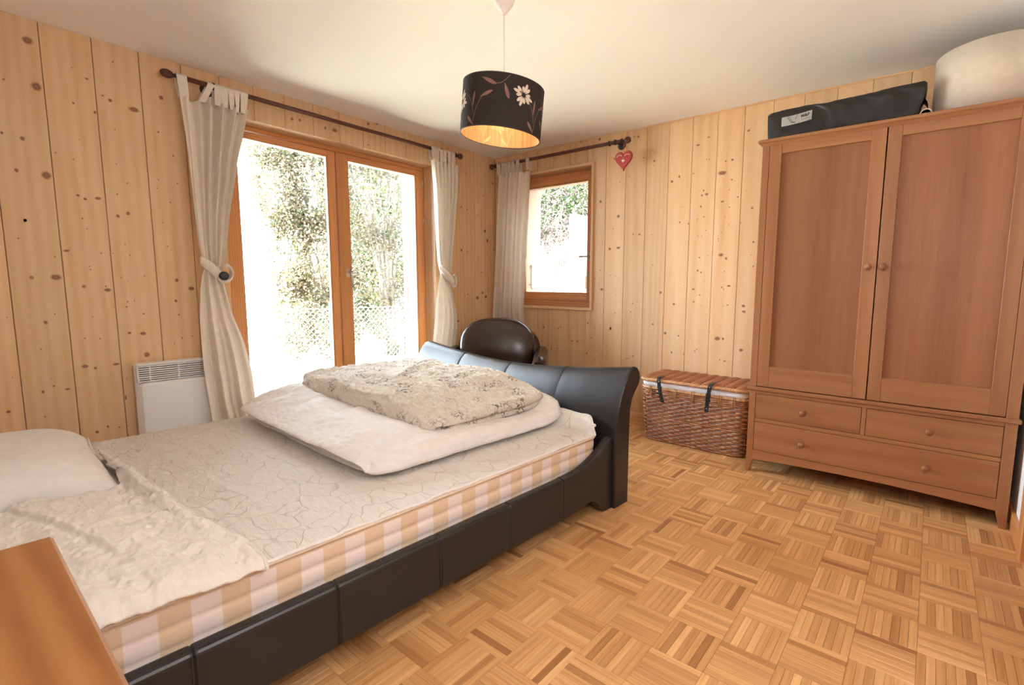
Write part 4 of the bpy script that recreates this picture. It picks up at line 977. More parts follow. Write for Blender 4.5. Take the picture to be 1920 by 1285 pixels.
m = MB(); sp = [(p[0] * 0.17, -0.0122, p[1] * 0.17 - 0.012) for p in hp]; m.add(sp, [tuple(range(n))]); m.build('small_white_heart', M_cream_paint, he)
m = MB(); m.tube([(0, -0.0118, 0.012), (-0.008, -0.0118, 0.004)], 0.0005, 4); m.tube([(-0.002, -0.0118, 0.012), (0.008, -0.0118, 0.003)], 0.0005, 4)
m.build('thin_stroke', M_cream_paint, he)
m = MB()
for dx in (-0.004, 0.004): m.tube([(dx * 0.4, 0, 0.027), (dx, 0.002, 0.10), (dx, 0.005, 0.13), (dx, 0.005, 0.160)], 0.0012, 5)
m.build('hanging_thread', M_pink_thread, he)
# ------------------------------------------------------------------ bed
TH = math.radians(2.5)
BO = (2.344, -1.532, 0)
bed = thing('bed', 'double bed frame in black stitched leather with high curved end', 'bed', BO, -TH)
def ctop(lx):           # height of the rolled top along the footboard
    u = (lx + 0.87) / 0.87
    return 0.622 + 0.067 * abs(u) ** 1.7
FB = [(0.0, 0.0), (0.0, 0.10), (0.0, 0.20), (0.0, 0.30), (0.001, 0.36), (0.008, 0.441), (0.022, 0.50), (0.043, 0.553), (0.070, 0.605), (0.100, 0.650), (0.128, 0.676), (0.155, 0.686), (0.182, 0.678), (0.202, 0.655), (0.207, 0.628),
      (0.200, 0.602), (0.180, 0.580), (0.155, 0.556), (0.135, 0.525), (0.122, 0.485), (0.117, 0.42), (0.116, 0.30), (0.116, 0.15), (0.116, 0.0)]
def fbp(lx, k, ins=0.0):
    y, z = FB[k]
    dz = (ctop(lx) - 0.686) * sstep(0.30, 0.62, z)
    if ins:
        a = FB[max(k - 1, 0)]; c_ = FB[min(k + 1, len(FB) - 1)]
        ty, tz = c_[0] - a[0], c_[1] - a[1]; l = math.hypot(ty, tz) or 1
        y += ins * tz / l; z -= ins * ty / l
    return (lx, y, max(0, z + dz))
def fb_panel(l0, l1, e0=0.010, e1=0.010):
    m = MB(); nk = len(FB)
    xs = [l0, l0 - 0.002, l0 - 0.005, l0 - 0.010] + [lerp(l0 - 0.010, l1 + 0.010, i / 10) for i in range(1, 10)] + [l1 + 0.010, l1 + 0.005, l1 + 0.002, l1]
    ins = [0.0045, 0.0018, 0.0004, 0] + [0] * 9 + [0, 0.0004, 0.0018, 0.0045]
    V = []
    for x, i_ in zip(xs, ins):
        for k in range(nk):
            p = fbp(x, k, i_); w = 0.0012 * nz(x * 9, k * 0.7) * (1 if 4 < k < 14 else 0)
            V.append((p[0], p[1] + w, p[2]))
    Fs = [(i * nk + k, i * nk + k + 1, (i + 1) * nk + k + 1, (i + 1) * nk + k) for i in range(len(xs) - 1) for k in range(nk - 1)]
    m.add(V, Fs, smooth=True)
    for i in (0, len(xs) - 1): m.add(V[i * nk:(i + 1) * nk], [tuple(range(nk))])
    return m.build('leather_panel', M_leather, bed)
for i in range(4): fb_panel(-0.003 - 0.435 * i if i == 0 else -0.435 * i, -0.435 * (i + 1) if i < 3 else -1.737)
m = MB(); nk = len(FB); V = [(0.0005, y, z) for y, z in FB]
m.add([(0.0, *FB[k]) for k in range(nk)] + [(-0.006, *fbp(0, k, -0.0025)[1:]) for k in range(nk)], [(k, k + 1, nk + k + 1, nk + k) for k in range(nk - 1)] + [tuple(range(nk))])
m.build('end_panel', M_leather, bed)
for lx in (-0.435, -0.87, -1.305):
    m = MB()
    for d in (-0.0045, 0.0045): m.tube([tuple(Vector(fbp(lx + d, k, -0.0002)) ) for k in range(1, nk - 3)], 0.0017, 5)
    m.build('seam', M_stitch, bed)
m = MB(); m.tube([(-0.012, *fbp(-0.012, k, -0.0006)[1:]) for k in range(1, nk - 1)], 0.0014, 5); m.build('seam', M_stitch, bed)
# side rails: a row of stitched leather panels, the last one flares up to the footboard
def rail(side):
    sx = (lambda x: x) if side > 0 else (lambda x: -1.74 - x)
    XO, XI = -0.020, -0.066
    cuts = [-0.37, -0.692, -1.012, -1.354, -1.682, -2.06]
    for a0, a1 in zip(cuts, cuts[1:]):
        m = MB(); z0, z1, r = 0.078, 0.258, 0.016
        prof = [(XO, z0), (XO, z1 - r)] + [(XO - r + r * math.cos(t), z1 - r + r * math.sin(t)) for t in (0.4, 0.8, 1.2, PI / 2)] + [(XI + r, z1)] + [(XI + r - r * math.sin(t), z1 - r + r * math.cos(t)) for t in (0.5, 1.0, PI / 2)] + [(XI, z0)]
        np_ = len(prof); ys = [a0, a0 - 0.003, a0 - 0.009, a1 + 0.009, a1 + 0.003, a1]; ins = [0.0022, 0.0006, 0, 0, 0.0006, 0.0022]
        cxm, czm = (XO + XI) / 2, (z0 + z1) / 2
        V = []
        for y, i_ in zip(ys, ins):
            for x, z in prof: V.append((sx(x - i_ * (1 if x > cxm else -1)), y, z - (i_ if z > czm else 0)))
        m.add(V, [(i * np_ + k, i * np_ + (k + 1) % np_, (i + 1) * np_ + (k + 1) % np_, (i + 1) * np_ + k) for i in range(5) for k in range(np_)] + [tuple(range(np_)), tuple(5 * np_ + k for k in range(np_))[::-1]])
        m.build('leather_panel', M_leather, bed)
        m = MB()
        if side > 0:
            for d in (-0.005, 0.005): m.tube([(sx(XO + 0.0006), a1 + d, z0 + 0.004), (sx(XO + 0.0006), a1 + d, z1 - r), (sx(XO - 0.006), a1 + d, z1 - 0.003), (sx(XO - r), a1 + d, z1 + 0.0006), (sx(XI + r), a1 + d, z1 + 0.0006)], 0.0013, 5)
            m.tube([(sx(XO - 0.008), a0 - 0.01, z1 - 0.0018), (sx(XO - 0.008), a1 + 0.01, z1 - 0.0018)], 0.0012, 5)
            m.build('seam', M_stitch, bed)
    # flared end with arched foot
    top = [(-0.37, 0.258), (-0.31, 0.259), (-0.25, 0.264), (-0.19, 0.276), (-0.13, 0.297), (-0.085, 0.320), (-0.045, 0.345), (-0.018, 0.358), (-0.001, 0.360)]
    bot = [(-0.001, 0.0), (-0.045, 0.0), (-0.072, 0.008), (-0.095, 0.030), (-0.115, 0.060), (-0.14, 0.082), (-0.175, 0.090), (-0.22, 0.086), (-0.28, 0.080), (-0.37, 0.078)]
    poly = top + bot; m = MB(); n_ = len(poly)
    def off(d):
        out = []
        for i, p in enumerate(poly):
            a, c_ = poly[i - 1], poly[(i + 1) % n_]; tx, tz = c_[0] - a[0], c_[1] - a[1]; l = math.hypot(tx, tz) or 1
            out.append((min(p[0] - d * (-tz) / l * -1 if False else p[0] + d * (tz) / l * -1 * -1 * 0 + p[0] * 0, -0.0005) if i in (len(top) - 1, len(top)) else p[0], p[1] - (d if i < len(top) else 0)))
        return out
    layers = [(XI, off(0.010)), (XI + 0.004, off(0.003)), (XI + 0.010, poly), (XO - 0.010, poly), (XO - 0.003, off(0.003)), (XO, off(0.010))]
    V = [(sx(x), p[0], p[1]) for x, pl_ in layers for p in pl_]
    m.add(V, [(i * n_ + k, i * n_ + (k + 1) % n_, (i + 1) * n_ + (k + 1) % n_, (i + 1) * n_ + k) for i in range(5) for k in range(n_)] + [tuple(range(n_)), tuple(5 * n_ + k for k in range(n_))[::-1]])
    m.build('flared_rail_end', M_leather, bed)
    if side > 0:
        m = MB(); m.tube([(sx(XO - 0.0045), p[0], p[1] - 0.003) for p in top], 0.0013, 5); m.tube([(sx(XO - 0.024), p[0], p[1] + 0.0004) for p in top], 0.0013, 5); m.build('seam', M_stitch, bed)
rail(1); rail(-1)
m = MB(); m.box(-1.674, -0.066, -2.06, -2.02, 0.06, 0.25, 0.006); m.build('end_rail', M_leather, bed)
for lx in (-0.1, -1.64): bx_('foot', M_leather, bed, lx - 0.03, lx + 0.03, -2.05, -1.98, 0, 0.0595, 0.003)
for k in range(14):
    m = MB(); y = -0.10 - 0.142 * k; m.box(-1.672, -0.068, y - 0.035, y + 0.035, 0.176, 0.194, 0.003); m.build('slat', M_pine_x, bed)
bx_('slat_ledge', M_pine_y, bed, -1.6735, -1.645, -2.0, -0.02, 0.15, 0.1755); bx_('slat_ledge', M_pine_y, bed, -0.095, -0.0665, -2.0, -0.02, 0.15, 0.1755)

# mattress: rounded body with three soft tufted bands on its side
mt = thing('mattress', 'thick double mattress with beige and white striped sides on the bed', 'mattress', BO, -TH)
mx0, mx1, my0, my1 = -1.670, -0.070, -2.000, -0.040
def outline(inset, rc, n=10):
    x0, x1, y0, y1 = mx0 + inset, mx1 - inset, my0 + inset, my1 - inset; r = max(0.02, rc - inset); P = []
    for (cx, cy, a0) in ((x1 - r, y1 - r, 0), (x0 + r, y1 - r, PI / 2), (x0 + r, y0 + r, PI), (x1 - r, y0 + r, 1.5 * PI)):
        for i in range(n + 1):
            a = a0 + PI / 2 * i / n; P.append((cx + r * math.cos(a), cy + r * math.sin(a)))
    return P
prof = [(0.10, 0.195), (0.012, 0.197), (0.004, 0.204)]
for k in range(3):
    za, zb = 0.204 + 0.0515 * k, 0.204 + 0.0515 * (k + 1)
    for t in (0.12, 0.3, 0.5, 0.7, 0.88, 1.0): prof.append((0.0055 * (1 - math.sin(PI * t) ** 0.6), lerp(za, zb, t)))
prof += [(0.004, 0.362), (0.003, 0.368), (0.010, 0.372), (0.05, 0.378), (0.2, 0.380)]
m = MB(); rings = [outline(i_, 0.07) for i_, z in prof]; n_ = len(rings[0])
V = [(p[0], p[1], z) for (i_, z), r_ in zip(prof, rings) for p in r_]
m.add(V, [(i * n_ + k, i * n_ + (k + 1) % n_, (i + 1) * n_ + (k + 1) % n_, (i + 1) * n_ + k) for i in range(len(prof) - 1) for k in range(n_)] + [tuple(range(n_))[::-1], tuple((len(prof) - 1) * n_ + k for k in range(n_))], smooth=True)
m.build('mattress_body', M_ticking, mt)
m = MB(); m.tube([(p[0], p[1], 0.3685) for p in outline(-0.001, 0.07)], 0.0065, 8, closed=True); m.build('edge_piping', M_piping, mt)
m = MB(); m.tube([(p[0], p[1], 0.203) for p in outline(-0.0005, 0.07)], 0.005, 8, closed=True); m.build('edge_piping', M_piping, mt)

# quilted protector over the top of the mattress
def ridge(x, y):
    r = 0.0
    for (yc, sl_, amp, w, xa, xb) in ((-1.475, 0.06, 0.017, 0.032, -1.60, -0.35), (-1.40, 0.02, 0.010, 0.025, -1.35, -0.7), (-1.33, -0.05, 0.008, 0.03, -1.6, -1.0)):
        d = y - (yc + sl_ * (x + 1.0) + 0.02 * nz(x * 3, yc * 5)); r += amp * math.exp(-(d / w) ** 2) * sstep(xa, xa + 0.25, x) * (1 - sstep(xb - 0.25, xb, x))
    return r
pr = thing('mattress_protector', 'white quilted protector spread over the striped mattress', 'mattress protector', BO, -TH)
PX0, PX1, PY0, PY1 = -1.655, -0.068, -1.985, 0.022
def protz(x, y):
    d = min(x - PX0, PX1 - x, y - PY0)
    z = 0.3815 + 0.006 * sstep(0.0, 0.05, d) + ridge(x, y)
    z += 0.0040 * nz(x * 7, y * 14, 3.0) + 0.0030 * nz(x * 17 + y * 6, y * 44, 1.0) + 0.0018 * nz(x * 38 - y * 14, y * 75, 5.0)
    return z
def protf(u, v, dz=0.0):
    x = lerp(PX0, PX1, u); y = lerp(PY0, PY1, v)
    z = protz(x, y)
    # the end lifts against the curved footboard
    lift = sstep(-0.085, 0.018, y); corner = 1 - 0.35 * sstep(-0.17, -0.07, x)
    z += 0.070 * lift * corner * (0.85 + 0.3 * nz(x * 5, 2))
    y2 = y - 0.032 * lift * corner - 0.055 * sstep(-0.17, -0.07, x) * sstep(-0.10, 0.02, y)
    x2 = x + 0.005 * nz(y * 6, 7) * (u > 0.97) - 0.02 * lift * sstep(-0.15, -0.07, x)
    return (x2, y2, z + dz)
m = MB(); nu, nv = 190, 330
m.grid(lambda u, v: protf(u, v), nu, nv); m.grid(lambda u, v: protf(u, v, -0.009), nu, nv)
rimi = [(i, 0) for i in range(nu)] + [(nu - 1, j) for j in range(nv)] + [(i, nv - 1) for i in range(nu - 1, -1, -1)] + [(0, j) for j in range(nv - 1, -1, -1)]
Nn = nu * nv
m.add([], [], 0)
fl = []
for (i, j), (i2, j2) in zip(rimi, rimi[1:] + rimi[:1]):
    if (i, j) == (i2, j2): continue
    fl.append((i * nv + j, i2 * nv + j2, Nn + i2 * nv + j2, Nn + i * nv + j))
off0 = -len(m.v); m.add([], [tuple(q + off0 for q in f) for f in fl])
m.build('quilted_sheet', M_quilted, pr)
m = MB(); m.tube([tuple(Vector(protf(i / 140, 1.0)) + Vector((0, 0.0, -0.004))) for i in range(141)] + [tuple(Vector(protf(1.0, 1 - i / 160)) + Vector((0, 0, -0.0045))) for i in range(161)], 0.0062, 6); m.build('bound_edge', M_cotton, pr)

# soft folded layers
def soft(name, mat, parent, fp, zt, zb, w, nu=80, nv=60, wr=0.006, seed=0, bulge=0.02, crk=0.0):
    """closed soft slab: fp(u,v)->(x,y); zt/zb(u,v) heights; w = rounded edge width (fraction of v/u)"""
    m = MB(); V = []
    def ed(t): return (1 - (1 - min(1.0, t)) ** 2) ** 0.5
    us = [0.5 - 0.5 * math.cos(PI * i / (nu - 1)) * (0.35 + 0.65) if False else i / (nu - 1) for i in range(nu)]
    # denser samples near the borders
    warp = lambda t: t - 0.11 * math.sin(2 * PI * t)
    for side in (1, -1):
        for i in range(nu):
            for j in range(nv):
                u, v = warp(i / (nu - 1)), warp(j / (nv - 1))
                U_, V_ = 2 * u - 1, 2 * v - 1; mm = max(abs(U_), abs(V_)); pn = (abs(U_) ** 9 + abs(V_) ** 9) ** (1 / 9)
                kk = mm / pn if pn > 1e-6 else 1
                x, y = fp(0.5 + 0.5 * U_ * kk, 0.5 + 0.5 * V_ * kk)
                e = ed(min(u, 1 - u) / w[0]) * ed(min(v, 1 - v) / w[1])
                a, c_ = zb(u, v), zt(u, v); mid = lerp(a, c_, 0.46)
                z = mid + (c_ - mid) * e if side > 0 else mid + (a - mid) * e
                if side > 0: z += e * wr * (nz(x * 11 + seed, y * 7) + 0.6 * nz(x * 25 + seed, y * 16, 2) + 0.35 * nz(x * 60, y * 34, seed)) + e * crk * (0.6 - 1.6 * abs(nz(x * 16 + y * 9, y * 34 - x * 5, seed)) - 0.9 * abs(nz(x * 34, y * 60, seed + 3)))
                x += 0.006 * nz(y * 13 + seed, z * 30); y += 0.008 * nz(x * 9 + seed, z * 40)
                V.append((x, y, z))
    Nn = nu * nv; Fs = []
    for i in range(nu - 1):
        for j in range(nv - 1):
            q = (i * nv + j, (i + 1) * nv + j, (i + 1) * nv + j + 1, i * nv + j + 1); Fs.append(q); Fs.append(tuple(Nn + k for k in q[::-1]))
    rim = [(i, 0) for i in range(nu)] + [(nu - 1, j) for j in range(1, nv)] + [(i, nv - 1) for i in range(nu - 2, -1, -1)] + [(0, j) for j in range(nv - 2, 0, -1)]
    for (i, j), (i2, j2) in zip(rim, rim[1:] + rim[:1]): Fs.append((i * nv + j, Nn + i * nv + j, Nn + i2 * nv + j2, i2 * nv + j2))
    m.add(V, Fs, smooth=True); return m.build(name, mat, parent)
def quad(p00, p10, p11, p01):
    def f(u, v):
        a = [lerp(p00[k], p10[k], u) for k in (0, 1)]; b_ = [lerp(p01[k], p11[k], u) for k in (0, 1)]
        return lerp(a[0], b_[0], v), lerp(a[1], b_[1], v)
    return f
dv = thing('white_duvet', 'plain white duvet folded flat under the floral quilt', 'duvet', BO, -TH)
# lower folds: recessed at the front, seen as stacked edges
soft('fold_layer', M_cotton, dv, quad((-1.60, -1.085), (-0.335, -1.085), (-0.32, -0.02), (-1.60, -0.03)), lambda u, v: 0.424 + 0.004 * nz(u * 8, v * 5), lambda u, v: 0.3895, (0.02, 0.02), 60, 50, 0.003, 1)
soft('fold_layer', M_cotton, dv, quad((-1.615, -1.115), (-0.325, -1.10), (-0.305, -0.02), (-1.60, -0.03)), lambda u, v: 0.446 + 0.004 * nz(u * 9, v * 5, 4), lambda u, v: 0.426, (0.02, 0.02), 60, 50, 0.003, 2)
def dtop(u, v):
    z = 0.486 + 0.034 * math.sin(PI * min(1, v * 1.45)) * (1 - 0.45 * u)
    z += 0.020 * math.exp(-((u - 0.10) / 0.16) ** 2 - ((v - 0.25) / 0.25) ** 2)
    z -= 0.022 * sstep(0.25, 0.0, v) * (1 - 0.6 * u)
    z -= 0.022 * sstep(0.80, 1.0, u)
    z += 0.045 * sstep(0.80, 0.97, v)
    for k, (uc, vc, a) in enumerate(((0.80, 0.10, 0.013), (0.86, 0.06, 0.011), (0.74, 0.05, 0.008), (0.40, 0.17, 0.009), (0.56, 0.13, 0.008), (0.22, 0.12, 0.008))):
        d = (v - vc) * 9 + (u - uc) * 5; z += a * math.exp(-(d * 2.4) ** 2) * math.exp(-((u - uc) / 0.08) ** 2)
    z -= 0.012 * math.exp(-((u - 0.47) / 0.05) ** 2 - ((v - 0.22) / 0.06) ** 2)
    return z
soft('top_fold', M_cotton, dv, quad((-1.635, -1.135), (-0.282, -1.130), (-0.272, 0.012), (-1.61, 0.0)), dtop, lambda u, v: lerp(0.446, 0.392, sstep(0.93, 1.0, u)), (0.036, 0.050), 200, 150, 0.008, 3, crk=0.003)
m = MB(); m.tube([(-0.300 + 0.004 * math.sin(t * 3), -0.86 + 0.012 * math.sin(PI * t), lerp(0.40, 0.474, t) ) for t in [i / 10 for i in range(11)]], 0.0012, 5); m.build('side_seam', M_cotton, dv)

ql = thing('floral_quilt', 'cream crinkled quilt with brown flower print folded on top of the duvet', 'quilt', BO, -TH)
def qbase(u, v): return lerp(0.510, 0.450, sstep(0.70, 1.0, u)) + 0.010 * sstep(0.7, 1.0, v)
soft('fold_layer', M_floral, ql, quad((-1.55, -0.80), (-0.362, -0.765), (-0.380, -0.075), (-1.57, -0.06)), lambda u, v: qbase(u, v) + 0.022 + 0.003 * nz(u * 9, v * 6), lambda u, v: qbase(u, v) - 0.004, (0.012, 0.02), 90, 70, 0.003, 11, crk=0.002)
soft('fold_layer', M_floral, ql, quad((-1.56, -0.815), (-0.350, -0.780), (-0.370, -0.075), (-1.57, -0.06)), lambda u, v: qbase(u, v) + 0.047 + 0.003 * nz(u * 8, v * 5, 3), lambda u, v: qbase(u, v) + 0.0235, (0.012, 0.02), 90, 70, 0.003, 12, crk=0.002)
def qtop(u, v):
    z = qbase(u, v) + 0.078 + 0.006 * sstep(0.75, 1, u) + 0.010 * math.sin(PI * u) + 0.012 * math.sin(PI * v)
    z += 0.011 * nz(u * 4.5, v * 3.0, 9) + 0.007 * nz(u * 14, v * 7, 2)
    z += 0.012 * math.exp(-(((u - 0.42) + 0.5 * (v - 0.45)) / 0.03) ** 2) * math.exp(-((v - 0.5) / 0.2) ** 2)
    return z
soft('top_fold', M_floral, ql, quad((-1.60, -0.838), (-0.346, -0.800), (-0.366, -0.05), (-1.60, -0.045)), qtop, lambda u, v: lerp(qbase(u, v) + 0.048, 0.474, sstep(0.05, 0.0, v)), (0.018, 0.05), 330, 230, 0.006, 13, crk=0.0095)
# the rolled lining that pokes out at the near corner
m = MB(); m.tube([(-0.40 + 0.02 * i, -0.775 + 0.001 * i, 0.452 - 0.0015 * i) for i in range(3)], 0.016, 12); m.build('rolled_hem', M_floral, ql)

pw = thing('pillow', 'plump white pillow at the near end of the bed by the wall', 'pillow', BO, -TH)
def pil(u, v, sgn):
    X, Y = 2 * u - 1, 2 * v - 1
    e = max(0, (1 - abs(X) ** 3.2)) ** 0.55 * max(0, (1 - abs(Y) ** 3.2)) ** 0.55
    pin = 1 - 0.07 * (X * X) * (1 - Y * Y) * 0 - 0.05 * (1 - abs(X)) * abs(Y) ** 4
    x = -1.245 + X * 0.395 * (1 - 0.05 * (1 - Y * Y)); y = -1.925 + Y * 0.250 * (1 - 0.05 * (1 - X * X))
    t = 0.130 * e
    z = 0.405 + (t if sgn > 0 else -0.012 * e) + (0.010 * nz(x * 6, y * 6, 4) + 0.005 * nz(x * 17, y * 15)) * e * (sgn > 0) + 0.006 * (1 - e) * nz(x * 20, y * 20)
    return (x, y, max(z, protz(max(PX0, min(PX1, x)), max(PY0, y)) + 0.002))
m = MB(); m.grid(lambda u, v: pil(u, v, 1), 70, 50); m.grid(lambda u, v: pil(u, v, -1), 70, 50); m.build('pillow_case', M_pillow, pw)
m = MB(); pe = [pil(i / 40, 1.0, 1) for i in range(41)]; m.tube([(p[0], p[1] + 0.004, p[2]) for p in pe], 0.004, 6)
pe = [pil(1.0, i / 30, 1) for i in range(31)]; m.tube([(p[0] + 0.004, p[1], p[2]) for p in pe], 0.004, 6); m.build('flange_seam', M_pillow, pw)

cs = thing('crumpled_cover', 'crumpled white cotton cover heaped on the near end of the mattress', 'bed cover', BO, -TH)
def csf(u, v, dz):
    # v: 0 near end .. 1 far edge; u across the bed, spilling a little over the striped side
    x = lerp(lerp(-0.83, -1.32, sstep(0.80, 0.97, v)), -0.030, u)
    far = interp(x, [(-1.32, -1.66), (-1.1, -1.635), (-0.8, -1.605), (-0.55, -1.585), (-0.33, -1.55), (-0.2, -1.525), (-0.06, -1.515), (0, -1.52)])
    far += 0.018 * nz(x * 7, 4) + 0.008 * nz(x * 22, 9)
    y = lerp(-1.99, far, v)
    e = (1 - (1 - min(1, min(v * 1.0, 1 - v) / 0.05 if v > 0.5 else 1.0)) ** 2) ** 0.5
    base = protz(min(x, PX1), max(PY0, min(y, PY1)))
    z = base + 0.004 + e * (0.020 + 0.020 * nz(x * 3.0, y * 4, 8) + 0.020 * (0.5 - abs(nz(x * 5 + y * 4, y * 10 - x * 3, 2))) + 0.014 * (0.5 - abs(nz(x * 11 - y * 5, y * 22, 5))) + 0.009 * (0.5 - abs(nz(x * 26, y * 42, 6))) + 0.006 * (0.5 - abs(nz(x * 52, y * 70, 9))))
    # long folded strip across the heap
    d = (y + 1.86) - 0.30 * (x + 0.75); z += 0.016 * (sstep(-0.045, -0.035, d) - sstep(0.03, 0.05, d)) * sstep(-1.25, -1.0, x) * (1 - sstep(-0.35, -0.25, x)) * e
    z += 0.03 * e * (1 - sstep(-1.25, -0.85, x)) * (1 - sstep(-1.80, -1.70, y))
    over = sstep(-0.10, -0.03, x)
    z = lerp(z, 0.398 + 0.35 * (z - base), over * 0.75); z -= 0.030 * sstep(-0.075, -0.03, x) * (0.7 + 0.6 * nz(y * 9, 3))
    return (x + 0.006 * nz(y * 10, 1) * over, y, z + dz)
m = MB(); nu, nv = 230, 130
m.grid(lambda u, v: csf(u, v, 0), nu, nv); m.grid(lambda u, v: csf(u, v, -0.0035), nu, nv)
Nn = nu * nv; off0 = -len(m.v)
rimi = [(i, 0) for i in range(nu)] + [(nu - 1, j) for j in range(1, nv)] + [(i, nv - 1) for i in range(nu - 2, -1, -1)] + [(0, j) for j in range(nv - 2, 0, -1)]
m.add([], [tuple(q + off0 for q in (i * nv + j, i2 * nv + j2, Nn + i2 * nv + j2, Nn + i * nv + j)) for (i, j), (i2, j2) in zip(rimi, rimi[1:] + rimi[:1])])
m.build('cotton_cloth', M_sheet, cs)
m = MB(); m.tube([tuple(Vector(csf(i / 120, 0.985, 0.001))) for i in range(121)], 0.0022, 5); m.build('hem', M_sheet, cs)
# ------------------------------------------------------------------ bedside cabinet in the foreground
ns = thing('bedside_cabinet', 'wooden cabinet with plain reddish brown top close to the pillow end of the bed', 'cabinet', (2.735, -3.645, 0))
TZ = 0.70
m = MB(); m.box(-0.26, 0.26, -0.219, 0.219, TZ - 0.024, TZ, 0.004); m.build('table_top', M_table, ns)
m = MB(); m.box(-0.24, 0.24, -0.205, 0.199, 0.06, TZ - 0.0245, 0.003); m.build('carcass', M_oak_z, ns)
for k in range(3):
    m = MB(); m.box(-0.228, 0.228, 0.1995, 0.214, 0.08 + 0.2 * k, 0.265 + 0.2 * k, 0.003); d = m.build('drawer', M_oak_x, ns)
    m = MB(); m.lathe([(0.007, 0), (0.006, 0.008), (0.013, 0.014), (0.014, 0.02), (0.0, 0.026)], 14, M=Matrix.Translation((0, 0.214, 0.172 + 0.2 * k)) @ Matrix.Rotation(-PI / 2, 4, 'X')); m.build('knob', M_oak_panel, d)
for x in (-0.22, 0.22):
    for y in (-0.18, 0.18):
        m = MB(); m.box(x - 0.018, x + 0.018, y - 0.018, y + 0.018, 0, 0.0595, 0.003); m.build('foot', M_oak_z, ns)

# ------------------------------------------------------------------ armchair in the corner
ch = thing('armchair', 'glossy dark brown leather club armchair in the corner by the curtains', 'armchair', (0.655, -0.655, 0), 0.652)
def sup(cx, cy, cz, hx, hy, hz, e1, e2, fx=None, nu=40, nv=28):
    def f(u, v):
        a = 2 * PI * u; b_ = -PI / 2 + PI * v
        cb, sb = math.cos(b_), math.sin(b_); ca, sa = math.cos(a), math.sin(a)
        p = lambda w, e: math.copysign(abs(w) ** e, w)
        x, y, z = p(cb, e1) * p(ca, e2), p(cb, e1) * p(sa, e2), p(sb, e1)
        q = (cx + hx * x, cy + hy * y, cz + hz * z)
        return fx(q, x, y, z) if fx else q
    return f
def backshape(q, x, y, z):
    # arched top: the shoulders fall away, the face bulges
    drop = 0.085 * abs(x) ** 2.4 * max(0, z)
    return (q[0] * (1 - 0.03 * max(0, -z)), q[1] - 0.035 * (1 - x * x) * (1 - z * z) * (y < 0) + 0.10 * max(0.0, z) * 0.6, q[2] - drop)
m = MB(); m.grid(sup(0, 0.085, 0.555, 0.312, 0.085, 0.262, 0.42, 0.34, backshape), 56, 40, cu=True); m.build('back_cushion', M_brown_leather, ch)
m = MB(); m.grid(sup(0, 0.195, 0.43, 0.36, 0.075, 0.33, 0.35, 0.3, lambda q, x, y, z: (q[0], q[1] + 0.08 * max(0, z), q[2] - 0.10 * abs(x) ** 2.5 * max(0, z))), 48, 32, cu=True); m.build('back_frame', M_brown_leather, ch)
m = MB(); m.grid(sup(0, -0.24, 0.355, 0.305, 0.27, 0.075, 0.4, 0.3), 40, 20, cu=True); m.build('seat_cushion', M_brown_leather, ch)
m = MB(); m.box(-0.31, 0.31, -0.45, 0.17, 0.10, 0.285, 0.02); m.build('seat_base', M_brown_leather, ch)
for s_ in (-1, 1):
    def arm(u, v):
        # u along front->back, v around: rounded top, vertical sides
        y = lerp(-0.36, 0.20, u); rise = 0.028 * sstep(0.0, 0.9, u)
        a = PI * v; w = 0.055
        top = 0.545 + rise - 0.03 * (1 - sstep(0.0, 0.10, u))
        if v < 0.3: t = v / 0.3; return (s_ * (0.372 - w), y, lerp(0.10, top - 0.05, t))
        if v > 0.7: t = (v - 0.7) / 0.3; return (s_ * (0.372 + w), y, lerp(top - 0.05, 0.10, t))
        t = (v - 0.3) / 0.4; return (s_ * (0.372 - w * math.cos(PI * t)), y, top - 0.05 + 0.05 * math.sin(PI * t))
    m = MB(); m.grid(arm, 14, 24)
    ring = [arm(0, j / 23) for j in range(24)]; m.add(ring, [tuple(range(24))]); ring = [arm(1, j / 23) for j in range(24)]; m.add(ring, [tuple(range(24))[::-1]])
    a_ = m.build('arm', M_brown_leather, ch)
    m = MB(); m.tube([tuple(Vector(arm(0, 0.02 + 0.96 * j / 30)) + Vector((0, -0.003, 0))) for j in range(31)], 0.005, 6); m.build('arm_piping', M_brown_leather, a_)
    m = MB(); m.box(s_ * 0.372 - 0.049, s_ * 0.372 + 0.049, -0.3675, -0.358, 0.12, 0.455, 0.004); m.build('arm_facing', M_brown_leather, a_)
for x in (-0.33, 0.33):
    for y in (-0.40, 0.18):
        m = MB(); m.lathe([(0.018, 0.0), (0.026, 0.0995)], 12, M=Matrix.Translation((x, y, 0))); m.build('leg', M_rod, ch)

# ------------------------------------------------------------------ wicker trunk
bk = thing('wicker_trunk', 'brown wicker trunk with lid and two dark straps beside the wardrobe', 'basket', (2.262, -0.238, 0))
def perim(hx, hy, rc):
    """closed rounded rectangle as function of arc length"""
    segs = []; L4 = [2 * (hx - rc), PI / 2 * rc, 2 * (hy - rc), PI / 2 * rc] * 2; tot = sum(L4)
    def f(s_):
        s_ = s_ % tot; i = 0
        while s_ > L4[i] and i < 7: s_ -= L4[i]; i += 1
        c = [(hx - rc, -(hy - rc)), (hx - rc, hy - rc), (-(hx - rc), hy - rc), (-(hx - rc), -(hy - rc))]
        if i == 0: p, n_ = (-(hx - rc) + s_, -hy), (0, -1)
        elif i == 2: p, n_ = (hx, -(hy - rc) + s_), (1, 0)
        elif i == 4: p, n_ = (hx - rc - s_, hy), (0, 1)
        elif i == 6: p, n_ = (-hx, hy - rc - s_), (-1, 0)
        else:
            k = (i - 1) // 2; a = -PI / 2 + k * PI / 2 + s_ / rc; n_ = (math.cos(a), math.sin(a)); p = (c[k][0] + rc * n_[0], c[k][1] + rc * n_[1])
        return p, n_
    return f, tot
HX, HY, RC = 0.372, 0.193, 0.06
